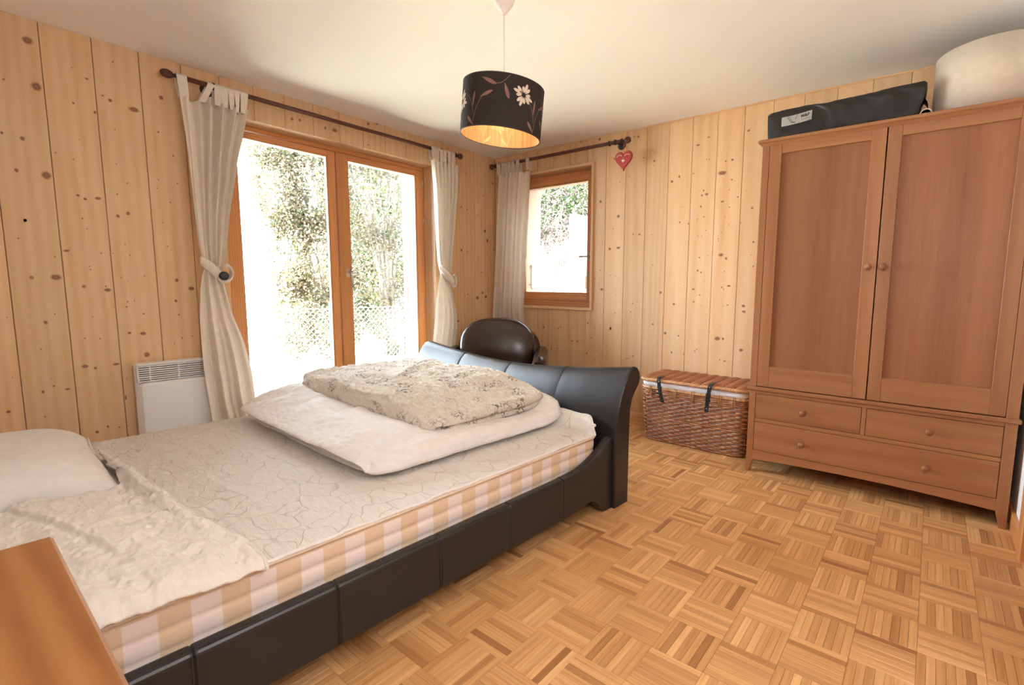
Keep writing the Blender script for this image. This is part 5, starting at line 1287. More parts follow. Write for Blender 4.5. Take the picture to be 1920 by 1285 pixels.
def wall_sc(z): return 1 - 0.072 * (1 - z / 0.39) ** 1.0
pf, PT = perim(HX, HY, RC)
NST = 50; dS = PT / NST
m = MB(); rows = 27
for r_ in range(rows):
    z0 = 0.010 + 0.352 * r_ / (rows - 1); pts = []; rr_ = []
    phase = r_ % 2; wob = rnd.uniform(0, 9)
    for i in range(NST * 4):
        s_ = i * dS / 4; p, n_ = pf(s_); sc = wall_sc(z0)
        a = 0.0115 * math.cos(PI * (s_ / dS) + PI * phase) * (0.85 + 0.3 * nz(s_ * 5, r_))
        if r_ in (0, 1, 12, 13, rows - 1, rows - 2, rows - 3): a *= 0.45
        pts.append((p[0] * sc + n_[0] * a, p[1] * sc + n_[1] * a, z0 + 0.0030 * nz(s_ * 6 + wob, r_ * 3.0) )); rr_.append(0.0063 + 0.0009 * nz(s_ * 9, r_ + 30))
    m.tube(pts, rr_, 6, closed=True)
tag(m.build('woven_side', M_willow, bk), kind='stuff')
m = MB()
for i in range(NST):
    for d in (-0.0042, 0.0042):
        s_ = (i + 0.5) * dS + d; p, n_ = pf(s_)
        m.tube([(p[0] * wall_sc(z), p[1] * wall_sc(z), z) for z in (0.004, 0.12, 0.25, 0.375)], 0.0034, 5)
tag(m.build('upright_stakes', M_willow_lid, bk), kind='stuff')
m = MB(); m.prism([(p[0] * 0.965, p[1] * 0.965) for p in [pf(PT * i / 60)[0] for i in range(60)]], lambda p, t: (p[0] * (0.93 if t < 0.2 else 1), p[1] * (0.93 if t < 0.2 else 1), t), 0.006, 0.372); m.build('lining_bag', M_liner, bk)
def rim(z, gx, r0, parent, name='wrapped_rim'):
    f2, T2 = perim(HX + gx, HY + gx, RC + gx); n2 = 640; m = MB()
    m.tube([(f2(T2 * i / n2)[0][0], f2(T2 * i / n2)[0][1], z + 0.002 * nz(i * 0.04, z)) for i in range(n2)], [r0 * (1 + 0.10 * math.sin(2 * PI * i / 4.0 + 0.6)) for i in range(n2)], 8, closed=True)
    return m.build(name, M_cane, parent)
rim(0.381, 0.001, 0.0105, bk)
m = MB()
f3, T3 = perim(HX + 0.004, HY + 0.004, RC)
m.grid(lambda u, v: (f3(T3 * u)[0][0] + f3(T3 * u)[1][0] * (0.006 * nz(u * 60, v * 4) - 0.012 * (1 - math.sin(PI * v))), f3(T3 * u)[0][1] + f3(T3 * u)[1][1] * (0.006 * nz(u * 60, v * 4) - 0.012 * (1 - math.sin(PI * v))), 0.386 + 0.046 * v + 0.003 * nz(u * 50, 5)), 220, 6, cu=True)
m.build('liner_edge', M_liner, bk)
for s_, w in ((0.020, 0.006), (0.205, 0.010), (0.33, 0.0), (0.515, 0.006), (0.605, 0.010)):
    m = MB()
    for d in (-0.006, 0.006):
        p, n_ = pf(s_ + d); zz = 0.325
        m.tube([(p[0] * wall_sc(zz) + n_[0] * 0.010, p[1] * wall_sc(zz) + n_[1] * 0.012, zz), (p[0] + n_[0] * 0.014, p[1] + n_[1] * 0.014, 0.37), (p[0] + n_[0] * 0.012, p[1] + n_[1] * 0.012, 0.392), (p[0], p[1], 0.3945)], 0.0028, 6)
    m.build('cane_loop', M_cane, bk)
lid = bpy.data.objects.new('lid', None); COL.objects.link(lid); lid.parent = bk
rim(0.440, 0.010, 0.0115, lid)
m = MB(); nr = 92; LX, LYy = HX + 0.004, HY + 0.004
for i in range(nr):
    x = lerp(-LX, LX, (i + 0.5) / nr); hump = abs(math.sin(PI * (x + LX) / 0.0745)) ** 0.8
    edge = LYy if abs(x) < LX - RC else LYy - RC + math.sqrt(max(0, RC ** 2 - (abs(x) - LX + RC) ** 2))
    z = 0.445 + 0.012 * hump
    m.tube([(x + 0.001 * nz(i, j), lerp(-edge, edge, j / 6), z + (0.004 if 0 < j < 6 else -0.004) + 0.0012 * nz(i * 3, j)) for j in range(7)], 0.0046, 5)
tag(m.build('woven_top', M_willow_lid, lid), kind='stuff')
m = MB(); fl2, TL2 = perim(HX, HY, RC); m.prism([fl2(TL2 * i / 48)[0] for i in range(48)], lambda p, t: (p[0], p[1], t), 0.432, 0.4435); m.build('lid_board', M_willow_lid, lid)
for k, (sx_, zend, tilt) in enumerate(((-0.222, 0.292, 0.035), (0.142, 0.277, -0.02))):
    st = bpy.data.objects.new('strap', None); COL.objects.link(st); st.parent = bk
    m = MB(); W2 = 0.013; yf = -(HY + 0.028)
    path = [(-0.150, 0.4655), (-0.205, 0.462), (yf + 0.006, 0.455), (yf - 0.001, 0.445), (yf - 0.002, 0.42), (yf - 0.004, 0.39), (yf - 0.003, 0.36), (yf + 0.003, 0.32), (yf + 0.008, zend)]
    V = []
    for th in (0.0, 0.003):
        for (y, z) in path:
            xo = sx_ + tilt * (0.45 - z) / 0.17 * 1.0 * (z < 0.45)
            for sg in (-1, 1): V.append((xo + sg * W2, y - (0 if y > -0.2 and z > 0.46 else th), z + (th if z > 0.458 else 0)))
    n_ = len(path)
    Fs = [(2 * i, 2 * i + 1, 2 * i + 3, 2 * i + 2) for i in range(n_ - 1)] + [tuple(2 * n_ + q for q in (2 * i + 2, 2 * i + 3, 2 * i + 1, 2 * i)) for i in range(n_ - 1)]
    Fs += [(2 * i, 2 * i + 2, 2 * n_ + 2 * i + 2, 2 * n_ + 2 * i) for i in range(n_ - 1)] + [(2 * i + 1, 2 * n_ + 2 * i + 1, 2 * n_ + 2 * i + 3, 2 * i + 3) for i in range(n_ - 1)] + [(2 * n_ - 2, 2 * n_ - 1, 4 * n_ - 1, 4 * n_ - 2)]
    m.add(V, Fs); m.build('strap_band', M_strap, st)
    xo = sx_ + tilt * 0.35
    m = MB(); m.tube([(xo - 0.016, yf - 0.008, 0.385), (xo + 0.016, yf - 0.008, 0.385), (xo + 0.017, yf - 0.009, 0.405), (xo - 0.015, yf - 0.009, 0.405)], 0.0022, 6, closed=True); m.tube([(xo, yf - 0.010, 0.405), (xo, yf - 0.012, 0.386)], 0.0016, 6); m.build('buckle', M_iron, st)
    m = MB(); m.box(xo - 0.0165, xo + 0.0165, yf - 0.0125, yf - 0.0035, 0.352, 0.364, 0.002); m.build('keeper_loop', M_strap, st)
    m = MB()
    for z in ((0.438,) if k == 0 else (0.446, 0.300)): m.lathe([(0.004, 0), (0.003, 0.0015), (0.0, 0.002)], 10, M=Matrix.Translation((sx_ + tilt * (0.45 - z) / 0.17, yf - 0.0055 if z > 0.4 else yf + 0.003, z)) @ Matrix.Rotation(PI / 2, 4, 'X'))
    m.build('rivet', M_silver, st)

# ------------------------------------------------------------------ curtains
def cloth(name, mat, parent, fn, nu, nv):
    m = MB(); m.grid(fn, nu, nv); return m.build(name, mat, parent, fixn=False)
def tab(parent, mat, axis, pos, w, zbot, rodp, slant=0.0, zb2=None):
    """strip looped over the rod; axis: along-rod axis"""
    pth = []; r = 0.0165
    for t in range(0, 6): pth.append((r + 0.003, lerp(zbot, rodp[1], t / 5)))
    for t in range(1, 8): a = PI * t / 8; pth.append((r * math.cos(a) + 0.003 * math.cos(a), rodp[1] + r * math.sin(a)))
    for t in range(0, 6): pth.append((-r - 0.003, lerp(rodp[1], zb2 or zbot, t / 5)))
    m = MB(); V = []
    for off_ in (0, 0.0015):
        for (d, z) in pth:
            k = max(0, (rodp[1] - z) / 0.1)
            for sg in (-1, 1):
                a = pos + sg * w / 2 * (1 - 0.10 * k) + slant * k
                dd = d + (off_ if d > 0 else -off_)
                V.append((rodp[0] + dd, a, z + (off_ if abs(d) < r * 0.7 else 0)) if axis == 'y' else (a, rodp[0] - dd, z + (off_ if abs(d) < r * 0.7 else 0)))
    n_ = len(pth); T = 2 * n_
    Fs = [(2 * i, 2 * i + 1, 2 * i + 3, 2 * i + 2) for i in range(n_ - 1)] + [(T + 2 * i + 2, T + 2 * i + 3, T + 2 * i + 1, T + 2 * i) for i in range(n_ - 1)]
    Fs += [(2 * i, 2 * i + 2, T + 2 * i + 2, T + 2 * i) for i in range(n_ - 1)] + [(2 * i + 1, T + 2 * i + 1, T + 2 * i + 3, 2 * i + 3) for i in range(n_ - 1)]
    m.add(V, Fs, smooth=False); return m.build('curtain_tab', mat, parent)

def pleat(t): return 0.75 * math.sin(t) + 0.28 * math.sin(2 * t + 0.5) + 0.10 * math.sin(3 * t + 1.0)
# left curtain, gathered round the holdback
c1 = thing('curtain', 'beige tab top linen curtain tied round a black wall knob above the heater', 'curtain', (0.10, -2.42, 0), group=None)
CY = -2.42
Lf = [(2.12, -2.560), (1.80, -2.540), (1.48, -2.530), (1.30, -2.520), (1.19, -2.505), (1.12, -2.475)]
Rt = [(2.12, -2.228), (1.95, -2.268), (1.82, -2.300), (1.48, -2.362), (1.30, -2.385), (1.19, -2.400), (1.12, -2.425)]
def up1(u, v):
    z = lerp(2.125, 1.115, v); l = interp(z, Lf[::-1]); r = interp(z, Rt[::-1])
    # folds: one flat width at the left, tight pleats at the right
    k = 6.0; ph = u ** 0.75 * k * 2 * PI
    amp = lerp(0.046, 0.016, sstep(0, 1, v)) * (0.30 + 0.70 * sstep(0.12, 0.4, u))
    x = 0.112 + amp * pleat(ph + 0.6) + 0.008 * math.sin(ph * 0.5 + 2 * v)
    y = lerp(l, r, u) + 0.010 * math.cos(ph) * (1 - v) * (u > 0.1) * (u < 0.95)
    zz = z + 0.018 * math.sin(PI * 2 * min(1, max(0, (u - 0.05) / 0.45))) * (-1) * (1 - sstep(0, 0.08, v)) * (u < 0.5)
    return (x - 0.10 - 0.02 * sstep(0.85, 1, v), y - CY, zz + 0.004 * math.sin(ph) * (v < 0.02))
cloth('upper_drape', M_linen, c1, up1, 110, 70)
Lf2 = [(1.20, -2.488), (1.15, -2.515), (1.05, -2.535), (0.87, -2.548), (0.6, -2.548), (0.40, -2.535), (0.24, -2.520)]
Rt2 = [(1.20, -2.440), (1.12, -2.415), (1.05, -2.405), (0.93, -2.385), (0.87, -2.372), (0.70, -2.330), (0.52, -2.302), (0.36, -2.292), (0.24, -2.262)]
def lo1(u, v):
    z = lerp(1.195, 0.215, v); l = interp(z, Lf2[::-1]); r = interp(z, Rt2[::-1])
    ph = u * 3.2 * 2 * PI
    amp = lerp(0.012, 0.022, v)
    x = 0.125 + 1.4 * amp * pleat(ph + 1.2) + 0.05 * math.sin(PI * u) * sstep(0.0, 0.3, v) + 0.004 * nz(u * 9, v * 7)
    # one long edge stepping forward along the middle
    x += 0.028 * sstep(0.42, 0.46, u) * sstep(0.25, 0.5, v)
    y = lerp(l, r, u)
    zz = z - 0.03 * (1 - u) * (v > 0.98) * 0 + 0.05 * v * (0.55 - abs(u - 0.75)) * sstep(0.42, 0.46, u)
    return (x - 0.10, y - CY, zz)
cloth('lower_drape', M_linen, c1, lo1, 90, 80)
# loop of cloth passing under the holdback knob
def loop1(u, v):
    a = lerp(-2.6, 1.35, u); R1 = 0.036 + 0.008 * math.sin(PI * u)
    cy, cz = -2.418, 1.150
    y = cy + R1 * math.cos(a) * 0.95; z = cz + R1 * math.sin(a) * 1.25
    w_ = 0.030 * (0.6 + 0.4 * math.sin(PI * u)); t_ = 0.008 + 0.003 * math.sin(7 * u)
    return (0.150 + w_ * math.cos(2 * PI * v) - 0.10 + 0.015 * u, y + t_ * math.sin(2 * PI * v) * math.cos(a) - CY, z + t_ * math.sin(2 * PI * v) * math.sin(a) + 0.004 * math.cos(4 * PI * v))
m = MB(); m.grid(loop1, 30, 12, cv=True); m.build('tied_loop', M_linen, c1, fixn=False)
def cross1(u, v):
    y = lerp(-2.520, -2.405, u); z = lerp(1.215, 1.105, u) + 0.034 * math.cos(2 * PI * v) * (0.8 + 0.3 * math.sin(PI * u)) + 0.004 * math.sin(6 * PI * v)
    return (0.128 + 0.012 * math.sin(2 * PI * v) + 0.025 * math.sin(PI * u) - 0.10, y - CY, z)
m = MB(); m.grid(cross1, 24, 12, cv=True); m.build('tied_band', M_linen, c1, fixn=False)
RP = (0.0, 2.2185)
for (y, w, sl_, zb) in ((-2.543, 0.048, 0.006, 2.118), (-2.405, 0.034, -0.045, 2.110), (-2.372, 0.036, -0.006, 2.112), (-2.338, 0.036, -0.004, 2.112), (-2.306, 0.034, 0.006, 2.108), (-2.272, 0.034, -0.004, 2.10), (-2.236, 0.044, -0.012, 2.105)):
    tab(c1, M_linen, 'y', y - CY, w, zb, RP, sl_)
hb = thing('curtain_holdback', 'round black wall knob holding back the linen curtain above the heater', 'holdback', (0.0, -2.432, 1.128))
Mh = Matrix.Rotation(PI / 2, 4, 'Y')
m = MB(); m.lathe([(0.0, 0.0), (0.022, 0.0), (0.022, 0.004), (0.008, 0.010), (0.007, 0.185), (0.010, 0.187)], 18, M=Mh); m.build('stem', M_iron, hb)
m = MB(); m.lathe([(0.008, 0.186), (0.020, 0.190), (0.0255, 0.199), (0.0255, 0.206), (0.019, 0.214), (0.012, 0.216), (0.0, 0.217)], 22, M=Mh); m.build('knob', M_iron, hb)

# right curtain of the door, knotted
c2 = thing('curtain', 'beige linen curtain gathered in a knot between the glazed door and armchair', 'curtain', (0.10, -0.74, 0)); CY2 = -0.74
Lf = [(2.12, -0.852), (1.91, -0.832), (1.47, -0.812), (1.30, -0.800), (1.20, -0.775), (1.12, -0.745)]
Rt = [(2.12, -0.604), (1.99, -0.600), (1.70, -0.625), (1.48, -0.650), (1.25, -0.672), (1.12, -0.690)]
def up2(u, v):
    z = lerp(2.128, 1.12, v); l = interp(z, Lf[::-1]); r = interp(z, Rt[::-1]); k = 6; ph = u * k * 2 * PI
    amp = lerp(0.040, 0.018, v); x = amp * pleat(ph + 1.0) + 0.006 * math.sin(ph * 0.5 + 3 * v)
    return (x + 0.012, lerp(l, r, u) + 0.008 * math.cos(ph) * (1 - v) + 0.02 * math.sin(PI * v) * sstep(0, 1, u) * 0 - CY2, z + 0.004 * math.sin(ph) * (v < 0.02))
cloth('upper_drape', M_linen, c2, up2, 100, 60)
Lf2 = [(1.20, -0.785), (1.10, -0.815), (0.95, -0.848), (0.79, -0.865), (0.6, -0.893), (0.40, -0.90), (0.20, -0.90)]
Rt2 = [(1.20, -0.72), (1.10, -0.690), (0.98, -0.655), (0.80, -0.618), (0.72, -0.618), (0.59, -0.640), (0.40, -0.65), (0.20, -0.655)]
def lo2(u, v):
    z = lerp(1.19, 0.20, v); l = interp(z, Lf2[::-1]); r = interp(z, Rt2[::-1]); ph = u * 4.0 * 2 * PI
    x = lerp(0.014, 0.034, v) * pleat(ph + 0.3) + 0.03 * math.sin(PI * u) * sstep(0, 0.3, v)
    return (x + 0.02, lerp(l, r, u) - CY2, z)
cloth('lower_drape', M_linen, c2, lo2, 80, 60)
for (ya, yb, za, zb_, rr_) in ((-0.80, -0.672, 1.235, 1.115, 0.026), (-0.775, -0.668, 1.185, 1.085, 0.020)):
    def band(u, v):
        y = lerp(ya, yb, u); z = lerp(za, zb_, u ** 0.8) - 0.0 + rr_ * math.cos(2 * PI * v)
        return (0.045 + 0.022 * math.sin(2 * PI * v) + 0.03 * math.sin(PI * u), y - CY2, z)
    m = MB(); m.grid(band, 20, 12, cv=True); m.build('tied_band', M_linen, c2, fixn=False)
def loop2(u, v):
    a = lerp(-2.2, 2.2, u); y = -0.672 + 0.022 * math.cos(a); z = 1.128 + 0.048 * math.sin(a)
    return (0.06 + 0.015 * math.cos(2 * PI * v), y + 0.012 * math.sin(2 * PI * v) * math.cos(a) - CY2, z + 0.012 * math.sin(2 * PI * v) * math.sin(a))
m = MB(); m.grid(loop2, 22, 10, cv=True); m.build('tied_loop', M_linen, c2, fixn=False)
for (y, w, sl_) in ((-0.832, 0.045, 0.004), (-0.790, 0.036, -0.006), (-0.752, 0.036, 0.006), (-0.712, 0.036, -0.006), (-0.672, 0.036, 0.006), (-0.628, 0.044, 0.004)): tab(c2, M_linen, 'y', y - CY2, w, 2.118, RP, sl_)

# curtain of the small window, hanging free
c3 = thing('curtain', 'sheer beige linen curtain hanging straight beside the small corner window', 'curtain', (0.30, -0.10, 0)); CX3 = 0.30
Lf = [(2.13, 0.142), (1.9, 0.118), (1.53, 0.100), (1.1, 0.075), (0.75, 0.045), (0.2, 0.03)]
Rt = [(2.13, 0.545), (1.9, 0.532), (1.53, 0.505), (1.1, 0.478), (0.90, 0.462), (0.75, 0.478), (0.2, 0.50)]
def up3(u, v):
    z = lerp(2.13, 0.16, v); l = interp(z, Lf[::-1]); r = interp(z, Rt[::-1]); k = 6.5; ph = u * k * 2 * PI + 0.5 * nz(u * 3, v * 2)
    amp = lerp(0.024, 0.034, v) * (0.7 + 0.5 * nz(u * 5, 3.0)); y = amp * 1.25 * pleat(ph) + 0.010 * math.sin(0.5 * ph + 2)
    sag = 0.022 * math.sin(PI * min(1, max(0, (u - 0.70) / 0.27))) * (1 - sstep(0, 0.05, v))
    return (lerp(l, r, u) + 0.008 * math.cos(ph) - CX3, -0.004 + y, z - sag)
cloth('drape', M_linen_b, c3, up3, 120, 80)
for (x, w) in ((0.168, 0.050), (0.222, 0.042), (0.262, 0.038), (0.304, 0.040), (0.350, 0.040), (0.408, 0.044), (0.527, 0.040)): tab(c3, M_linen_b, 'x', x - CX3, w, 2.125, (0.0, 2.2185), 0.004)
# ------------------------------------------------------------------ garden
GZ = -0.15
def gz(x, y):
    d = math.hypot(max(0, -x - 3.4), 0)
    z = GZ - 0.02 * sstep(0.5, 3.0, -x) - 0.5 * sstep(4.6, 9, -x)
    z += 0.30 * sstep(0.9, 2.4, y) * sstep(-3.2, -1.2, x)      # rises towards the slope behind the house
    return z + 0.015 * nz(x * 2, y * 2)
m = MB()
m.grid(lambda u, v: (lerp(-14, 4.5, u), lerp(-9, 9, v), gz(lerp(-14, 4.5, u), lerp(-9, 9, v)) - (0.9 if (lerp(-14, 4.5, u) > -0.46 and -4.3 < lerp(-9, 9, v) < 0.46) else 0)), 110, 110)
tag(m.build('ground', M_lawn), 'pale overexposed lawn outside the glazed door', kind='structure')
# steep bank behind the small window
m = MB()
def bank(u, v):
    x = lerp(-5.0, 5.0, u); t = v; y = lerp(1.75, 4.2, t) + 0.10 * nz(x * 1.5, t * 6); z = lerp(0.05, 3.4, t ** 0.8) + 0.10 * nz(x * 2.2, t * 7, 3) + 0.04 * nz(x * 7, t * 20, 1)
    return (x, y, z - 0.3 * sstep(-1.6, -3.6, x))
m.grid(bank, 100, 50); tag(m.build('terrain_bank', M_soil), 'brown earth bank behind the small window', kind='structure')

def leaves(name, mat, parent, pts, size, flat=False, seed=0, kind=None, asp=0.62):
    """one mesh of little folded leaf diamonds at the given points"""
    R = np.random.default_rng(seed); n = len(pts); P = np.array(pts)
    d = R.normal(size=(n, 3)); d /= np.linalg.norm(d, axis=1)[:, None]
    e = R.normal(size=(n, 3)); e -= d * (e * d).sum(1)[:, None]; e /= np.linalg.norm(e, axis=1)[:, None]
    s_ = size * R.uniform(0.6, 1.25, n)[:, None]
    V = np.stack([P - d * s_ * 0.5, P + e * s_ * asp * 0.5, P + d * s_ * 0.5, P - e * s_ * asp * 0.5], 1).reshape(-1, 3)
    me = bpy.data.meshes.new(name)
    me.from_pydata(V.tolist(), [], np.arange(4 * n).reshape(-1, 4).tolist()); me.materials.append(mat)
    at = me.attributes.new('rnd', 'FLOAT', 'FACE'); at.data.foreach_set('value', R.uniform(0, 1, n).astype(np.float32))
    o = bpy.data.objects.new(name, me); COL.objects.link(o)
    if parent: o.parent = parent
    if kind: o['kind'] = kind
    return o
def tree(label, x, y, stems, crowns, ngold, ngreen, leaf, seed, name='tree', group=None, cat='tree'):
    root = thing(name, label, cat, (x, y, gz(x, y)), group=group)
    R = random.Random(seed)
    for (dx, dy, hgt, bend, r0) in stems:
        m = MB(); p = [(0.06 * R.uniform(-1, 1) + dx * t + 0.03 * math.sin(5 * t + dx * 9), 0.05 * R.uniform(-1, 1) * 0 + dy * t * (1 + bend * (t - 1)), hgt * t) for t in [i / 8 for i in range(9)]]
        m.tube(p, [r0 * (1 - 0.72 * i / 8) for i in range(9)], 7); m.build('stem', M_bark, root)
        for k in range(5):
            t = R.uniform(0.35, 0.9); a = Vector((dx * t, dy * t, hgt * t)); m = MB()
            q = a + Vector((R.uniform(-.25, .25), R.uniform(-.25, .25), R.uniform(.35, .7))); m.tube([a, (a + q) / 2 + Vector((R.uniform(-.05, .05), R.uniform(-.05, .05), 0)), q], [r0 * 0.35, r0 * 0.25, r0 * 0.08], 5); m.build('branch', M_bark, root)
    def cloud(n, sd):
        out = []; Q = np.random.default_rng(sd)
        w = np.array([c[3] * c[4] * c[5] for c in crowns]); w = w / w.sum()
        while len(out) < n:
            c = crowns[Q.choice(len(crowns), p=w)]
            v = Q.normal(size=3); v /= np.linalg.norm(v); rr_ = Q.uniform(0.25, 1) ** 0.4
            p = np.array(c[:3]) + v * rr_ * np.array(c[3:6])
            if nz(p[0] * 3.1 + sd, p[1] * 3.1, p[2] * 2.2) > -0.42 and p[2] > 0.02: out.append(p)
        return out
    if ngold: leaves('foliage', M_leaf_gold, root, cloud(ngold, seed), leaf, seed=seed, kind='stuff')
    if ngreen: leaves('green_foliage', M_leaf_green, root, cloud(ngreen, seed + 50), leaf, seed=seed + 1, kind='stuff')
    return root
tree('slim pale yellow tree at the open sky end of the tree row', -4.5, 0.02, [(0.05, -0.10, 3.0, 0, 0.03), (0.1, 0.12, 3.3, 0, 0.028)],
     [(0, 0.02, 0.8, 0.42, 0.30, 0.8), (0, 0.0, 1.7, 0.40, 0.30, 0.8), (0, -0.12, 2.7, 0.42, 0.42, 0.75), (0.1, -0.25, 3.5, 0.35, 0.42, 0.6)], 15000, 1800, 0.055, 3, group='yellowing trees behind the fence')
tree('many-stemmed tree whose pale stems fan out behind the green post', -4.35, 0.62, [(0, -0.55, 3.4, 0.2, 0.034), (0.05, -0.33, 3.6, 0.2, 0.036), (0.1, -0.12, 3.8, 0.2, 0.038), (-0.05, 0.08, 3.8, 0, 0.034), (0, -0.75, 3.0, 0.3, 0.026), (0.1, 0.2, 3.6, 0.1, 0.03)],
     [(0, -0.05, 0.6, 0.45, 0.45, 0.6), (0, -0.2, 1.7, 0.45, 0.48, 0.8), (0, -0.25, 2.8, 0.5, 0.55, 0.9), (0, -0.15, 3.8, 0.5, 0.6, 0.8)], 15000, 2600, 0.055, 5, group='yellowing trees behind the fence')
tree('tall tree with thick pale bare stems seen through the door sash with the handle', -4.2, 1.56, [(0, -0.75, 3.7, 0.3, 0.05), (0.0, -0.55, 3.9, 0.3, 0.055), (0.05, -0.40, 3.5, 0.25, 0.045), (0, 0.03, 4.0, 0, 0.065), (0, 0.22, 3.6, 0.1, 0.05), (0.05, -0.18, 3.6, 0.1, 0.05)],
     [(0.15, 0.0, 0.55, 0.5, 0.5, 0.55), (0, -0.2, 1.6, 0.55, 0.65, 0.7), (0, -0.2, 2.7, 0.6, 0.7, 0.9), (0, -0.1, 3.8, 0.6, 0.7, 0.8)], 9000, 2400, 0.055, 8, group='yellowing trees behind the fence')
tree('dense dark green tree filling the gap behind the pale trunks', -5.7, 2.9, [(0, 0.1, 3.4, 0, 0.05)],
     [(0, 0.0, 1.0, 0.9, 1.0, 1.0), (0, 0, 2.2, 0.9, 1.0, 1.1), (0, 0.1, 3.6, 0.8, 0.95, 1.0)], 5000, 15000, 0.075, 12)
tree('second dark green tree further back behind the pale trunks', -6.3, 1.7, [(0, 0.1, 3.4, 0, 0.05)],
     [(0, 0.0, 1.0, 0.6, 0.9, 0.9), (0, 0.2, 2.2, 0.6, 0.8, 1.0), (0, 0.4, 3.4, 0.6, 0.7, 1.0)], 8000, 8000, 0.07, 14)
for (x, y, r_, h_, sd, lb) in ((-5.6, -1.35, 0.42, 0.75, 21, 'round grey green shrub standing furthest from the yellow trees behind the fence'), (-5.4, -0.62, 0.30, 0.80, 23, 'grey green shrub nearly touching the yellow trees behind the fence')):
    root = thing('shrub', lb, 'shrub', (x, y, gz(x, y))); Q = np.random.default_rng(sd); pts = []
    while len(pts) < 3200:
        v = Q.normal(size=3); v /= np.linalg.norm(v); v[2] = abs(v[2]); rr_ = Q.uniform(.4, 1) ** .5; pts.append((v[0] * rr_ * r_, v[1] * rr_ * r_, 0.05 + v[2] * rr_ * h_))
    leaves('foliage', M_leaf_shrub, root, pts, 0.07, seed=sd, kind='stuff')
    for k in range(4): m = MB(); m.tube([(0, 0, 0), (0.15 * math.cos(k * 1.6), 0.15 * math.sin(k * 1.6), 0.3), (0.26 * math.cos(k * 1.6), 0.26 * math.sin(k * 1.6), 0.6)], [0.014, 0.01, 0.005], 5); m.build('stem', M_bark, root)

# chain link fence along the lawn
def chain(mb, P, wd_, z0, z1, cell, rad, slope=0.0):
    """diamond mesh on a vertical strip: P(s)->(x,y), s in 0..wd_"""
    n = int((wd_ + (z1 - z0)) / cell) + 1
    for k in range(n):
        for sg in (1, -1):
            a0 = k * cell if sg > 0 else k * cell
            s0, zz0 = (a0, z0) if a0 <= wd_ else (wd_, z0 + a0 - wd_)
            L_ = min(s0, z1 - zz0)
            if L_ < 0.01: continue
            s1, zz1 = s0 - L_, zz0 + L_
            if sg < 0: s0, s1 = wd_ - s0, wd_ - s1
            x0, y0 = P(s0); x1, y1 = P(s1)
            mb.tube([(x0, y0, zz0 + slope * s0), (x1, y1, zz1 + slope * s1)], rad, 3, cap=False)
fe = thing('chain_link_fence', 'green chain link fence with post between lawn and yellow trees', 'fence', (-3.5, 0.1, GZ))
for dy in (-2.45, 0.0, 2.45):
    m = MB(); m.lathe([(0.019, -0.2), (0.019, 0.955), (0.0205, 0.956), (0.0205, 0.972), (0.0, 0.976)], 14, M=Matrix.Translation((0, dy, 0))); m.build('fence_post', M_post_green, fe)
m = MB(); chain(m, lambda s: (0.022, -2.45 + s), 4.9, 0.0, 0.90, 0.085, 0.0020); tag(m.build('wire_mesh', M_wire, fe), kind='stuff')
m = MB()
for z in (0.02, 0.45, 0.885): m.tube([(0.022, -2.45, z), (0.022, 2.45, z)], 0.0018, 4)
m.build('tension_wire', M_wire, fe)
# short wooden rail fence in front of it, climbing to the right
rf = thing('rail_fence', 'low white wooden rail fence at the foot of the pale trunks', 'fence', (-3.25, 1.1, GZ))
def beam(m, a, b_, w, h_):
    a, b_ = Vector(a), Vector(b_); d = (b_ - a).normalized(); sd = d.cross(Vector((0, 0, 1))).normalized() * w / 2; u_ = sd.cross(d).normalized() * h_ / 2
    V = [p + s1 * sd + s2 * u_ for p in (a, b_) for s1, s2 in ((-1, -1), (1, -1), (1, 1), (-1, 1))]
    m.add(V, [(0, 3, 2, 1), (4, 5, 6, 7), (0, 1, 5, 4), (1, 2, 6, 5), (2, 3, 7, 6), (3, 0, 4, 7)])
for a, b_ in (((0, -0.10, 0.42), (0, 0.85, 0.62)), ((0.0, -0.72, 0.18), (0, -0.36, 0.26))):
    m = MB(); beam(m, a, b_, 0.03, 0.095); m.build('rail', M_pale_wood, rf)
for y, h_ in ((0.05, 0.60), (0.75, 0.75), (-0.66, 0.30)): m = MB(); m.box(-0.055, -0.016, y - 0.035, y + 0.035, -0.1, h_, 0.004); m.build('fence_post', M_pale_wood, rf)
rk = thing('rock', 'grey boulder on the lawn below the white rail fence', 'rock', (-2.95, 2.0, GZ))
m = MB()
def rockf(u, v):
    a = 2 * PI * u; b_ = PI * v - PI / 2; k = 1 + 0.25 * nz(math.cos(a) * 1.5, math.sin(a) * 1.5, b_)
    return (0.18 * k * math.cos(b_) * math.cos(a), 0.36 * k * math.cos(b_) * math.sin(a), 0.08 + 0.20 * k * math.sin(b_))
m.grid(rockf, 20, 12, cu=True); m.build('stone', M_rock, rk)

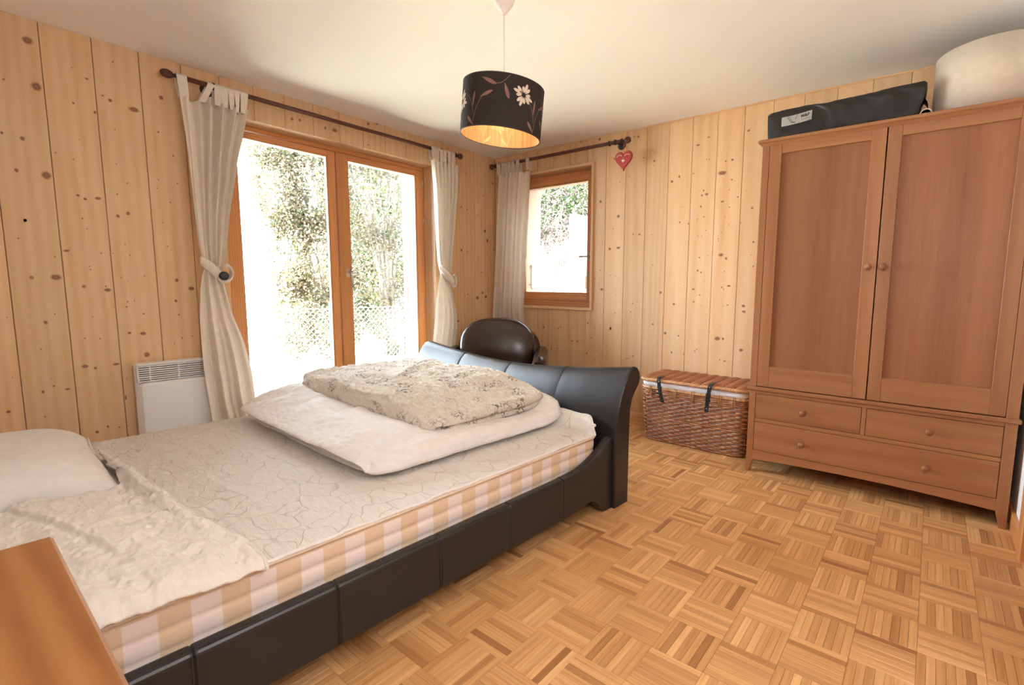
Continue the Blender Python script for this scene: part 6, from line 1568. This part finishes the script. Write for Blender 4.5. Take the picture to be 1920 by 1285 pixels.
# fence with a thick post on the slope behind the small window
f2 = thing('sloping_fence', 'white wooden fence with thick post and sloping rails behind the small window', 'fence', (0.16, 1.2, 0.0))
m = MB(); m.prism([(-0.110, 0.2), (0.118, 0.2), (0.100, 1.900), (-0.098, 1.935)], lambda p, t: (p[0], t, p[1]), -0.05, 0.06); m.build('fence_post', M_pale_wood, f2)
m = MB(); m.box(0.20, 0.26, 0.1, 0.16, 0.2, 1.80, 0.004); m.build('fence_post', M_pale_wood, f2)
for a, b_, h_ in (((-1.25, 0.09, 0.97), (0.05, 0.085, 1.725), 0.105), ((-1.25, 0.02, 0.50), (0.8, 0.02, 1.46), 0.13), ((0.05, 0.10, 1.76), (0.9, 0.10, 2.15), 0.10)):
    m = MB(); beam(m, a, b_, 0.05, h_); m.build('rail', M_pale_wood, f2)
m = MB(); m.prism([(-1.3, 0.10), (1.0, 0.10), (1.0, 1.33), (-0.1, 0.90), (-1.3, 0.40)], lambda p, t: (p[0], t, p[1] - 0.02), 0.30, 0.34); m.build('retaining_board', M_pale_wood, f2)
m = MB(); chain(m, lambda s: (-1.2 + s, 0.14), 2.0, 0.55, 1.10, 0.052, 0.0028, 0.52); tag(m.build('wire_mesh', M_wire, f2), kind='stuff')
hd = thing('conifer_hedge', 'bright green conifer hedge hanging over the brown bank', 'hedge', (0, 3.2, 0))
Q = np.random.default_rng(31); pts = []; tw = []
while len(pts) < 15000:
    x = Q.uniform(-3.4, 1.6); z = Q.uniform(1.7, 4.0); low = 2.35 + 0.30 * nz(x * 1.1, 3) + 0.20 * nz(x * 4, 8) - 0.45 * sstep(-0.6, -1.8, x)
    if z < low - 0.25 * Q.uniform() ** 3: continue
    pts.append((x, -0.55 + 0.28 * nz(x * 2.6, z * 2.6, 2) + Q.uniform(-0.12, 0.35), z))
leaves('sprays', M_leaf_thuja, hd, pts, 0.085, seed=31, kind='stuff', asp=0.35)
while len(tw) < 7000:
    x = Q.uniform(-3.2, 1.4); z = Q.uniform(0.9, 3.0); tw.append((x, -0.50 + 0.35 * nz(x * 2, z * 2) + 0.1 * (3 - z) * -1 + Q.uniform(-0.1, 0.2), z))
leaves('dry_branches', M_twig, hd, tw, 0.13, seed=33, kind='stuff', asp=0.10)
m = MB()
for k in range(40):
    x = Q.uniform(-2.6, 0.8); z = Q.uniform(1.7, 2.6); m.tube([(x, -0.5, z), (x + Q.uniform(-.2, .2), -0.62, z - 0.2), (x + Q.uniform(-.3, .3), -0.6, z - 0.45)], [0.010, 0.007, 0.003], 4)
tag(m.build('bare_branches', M_bark, hd), kind='stuff')
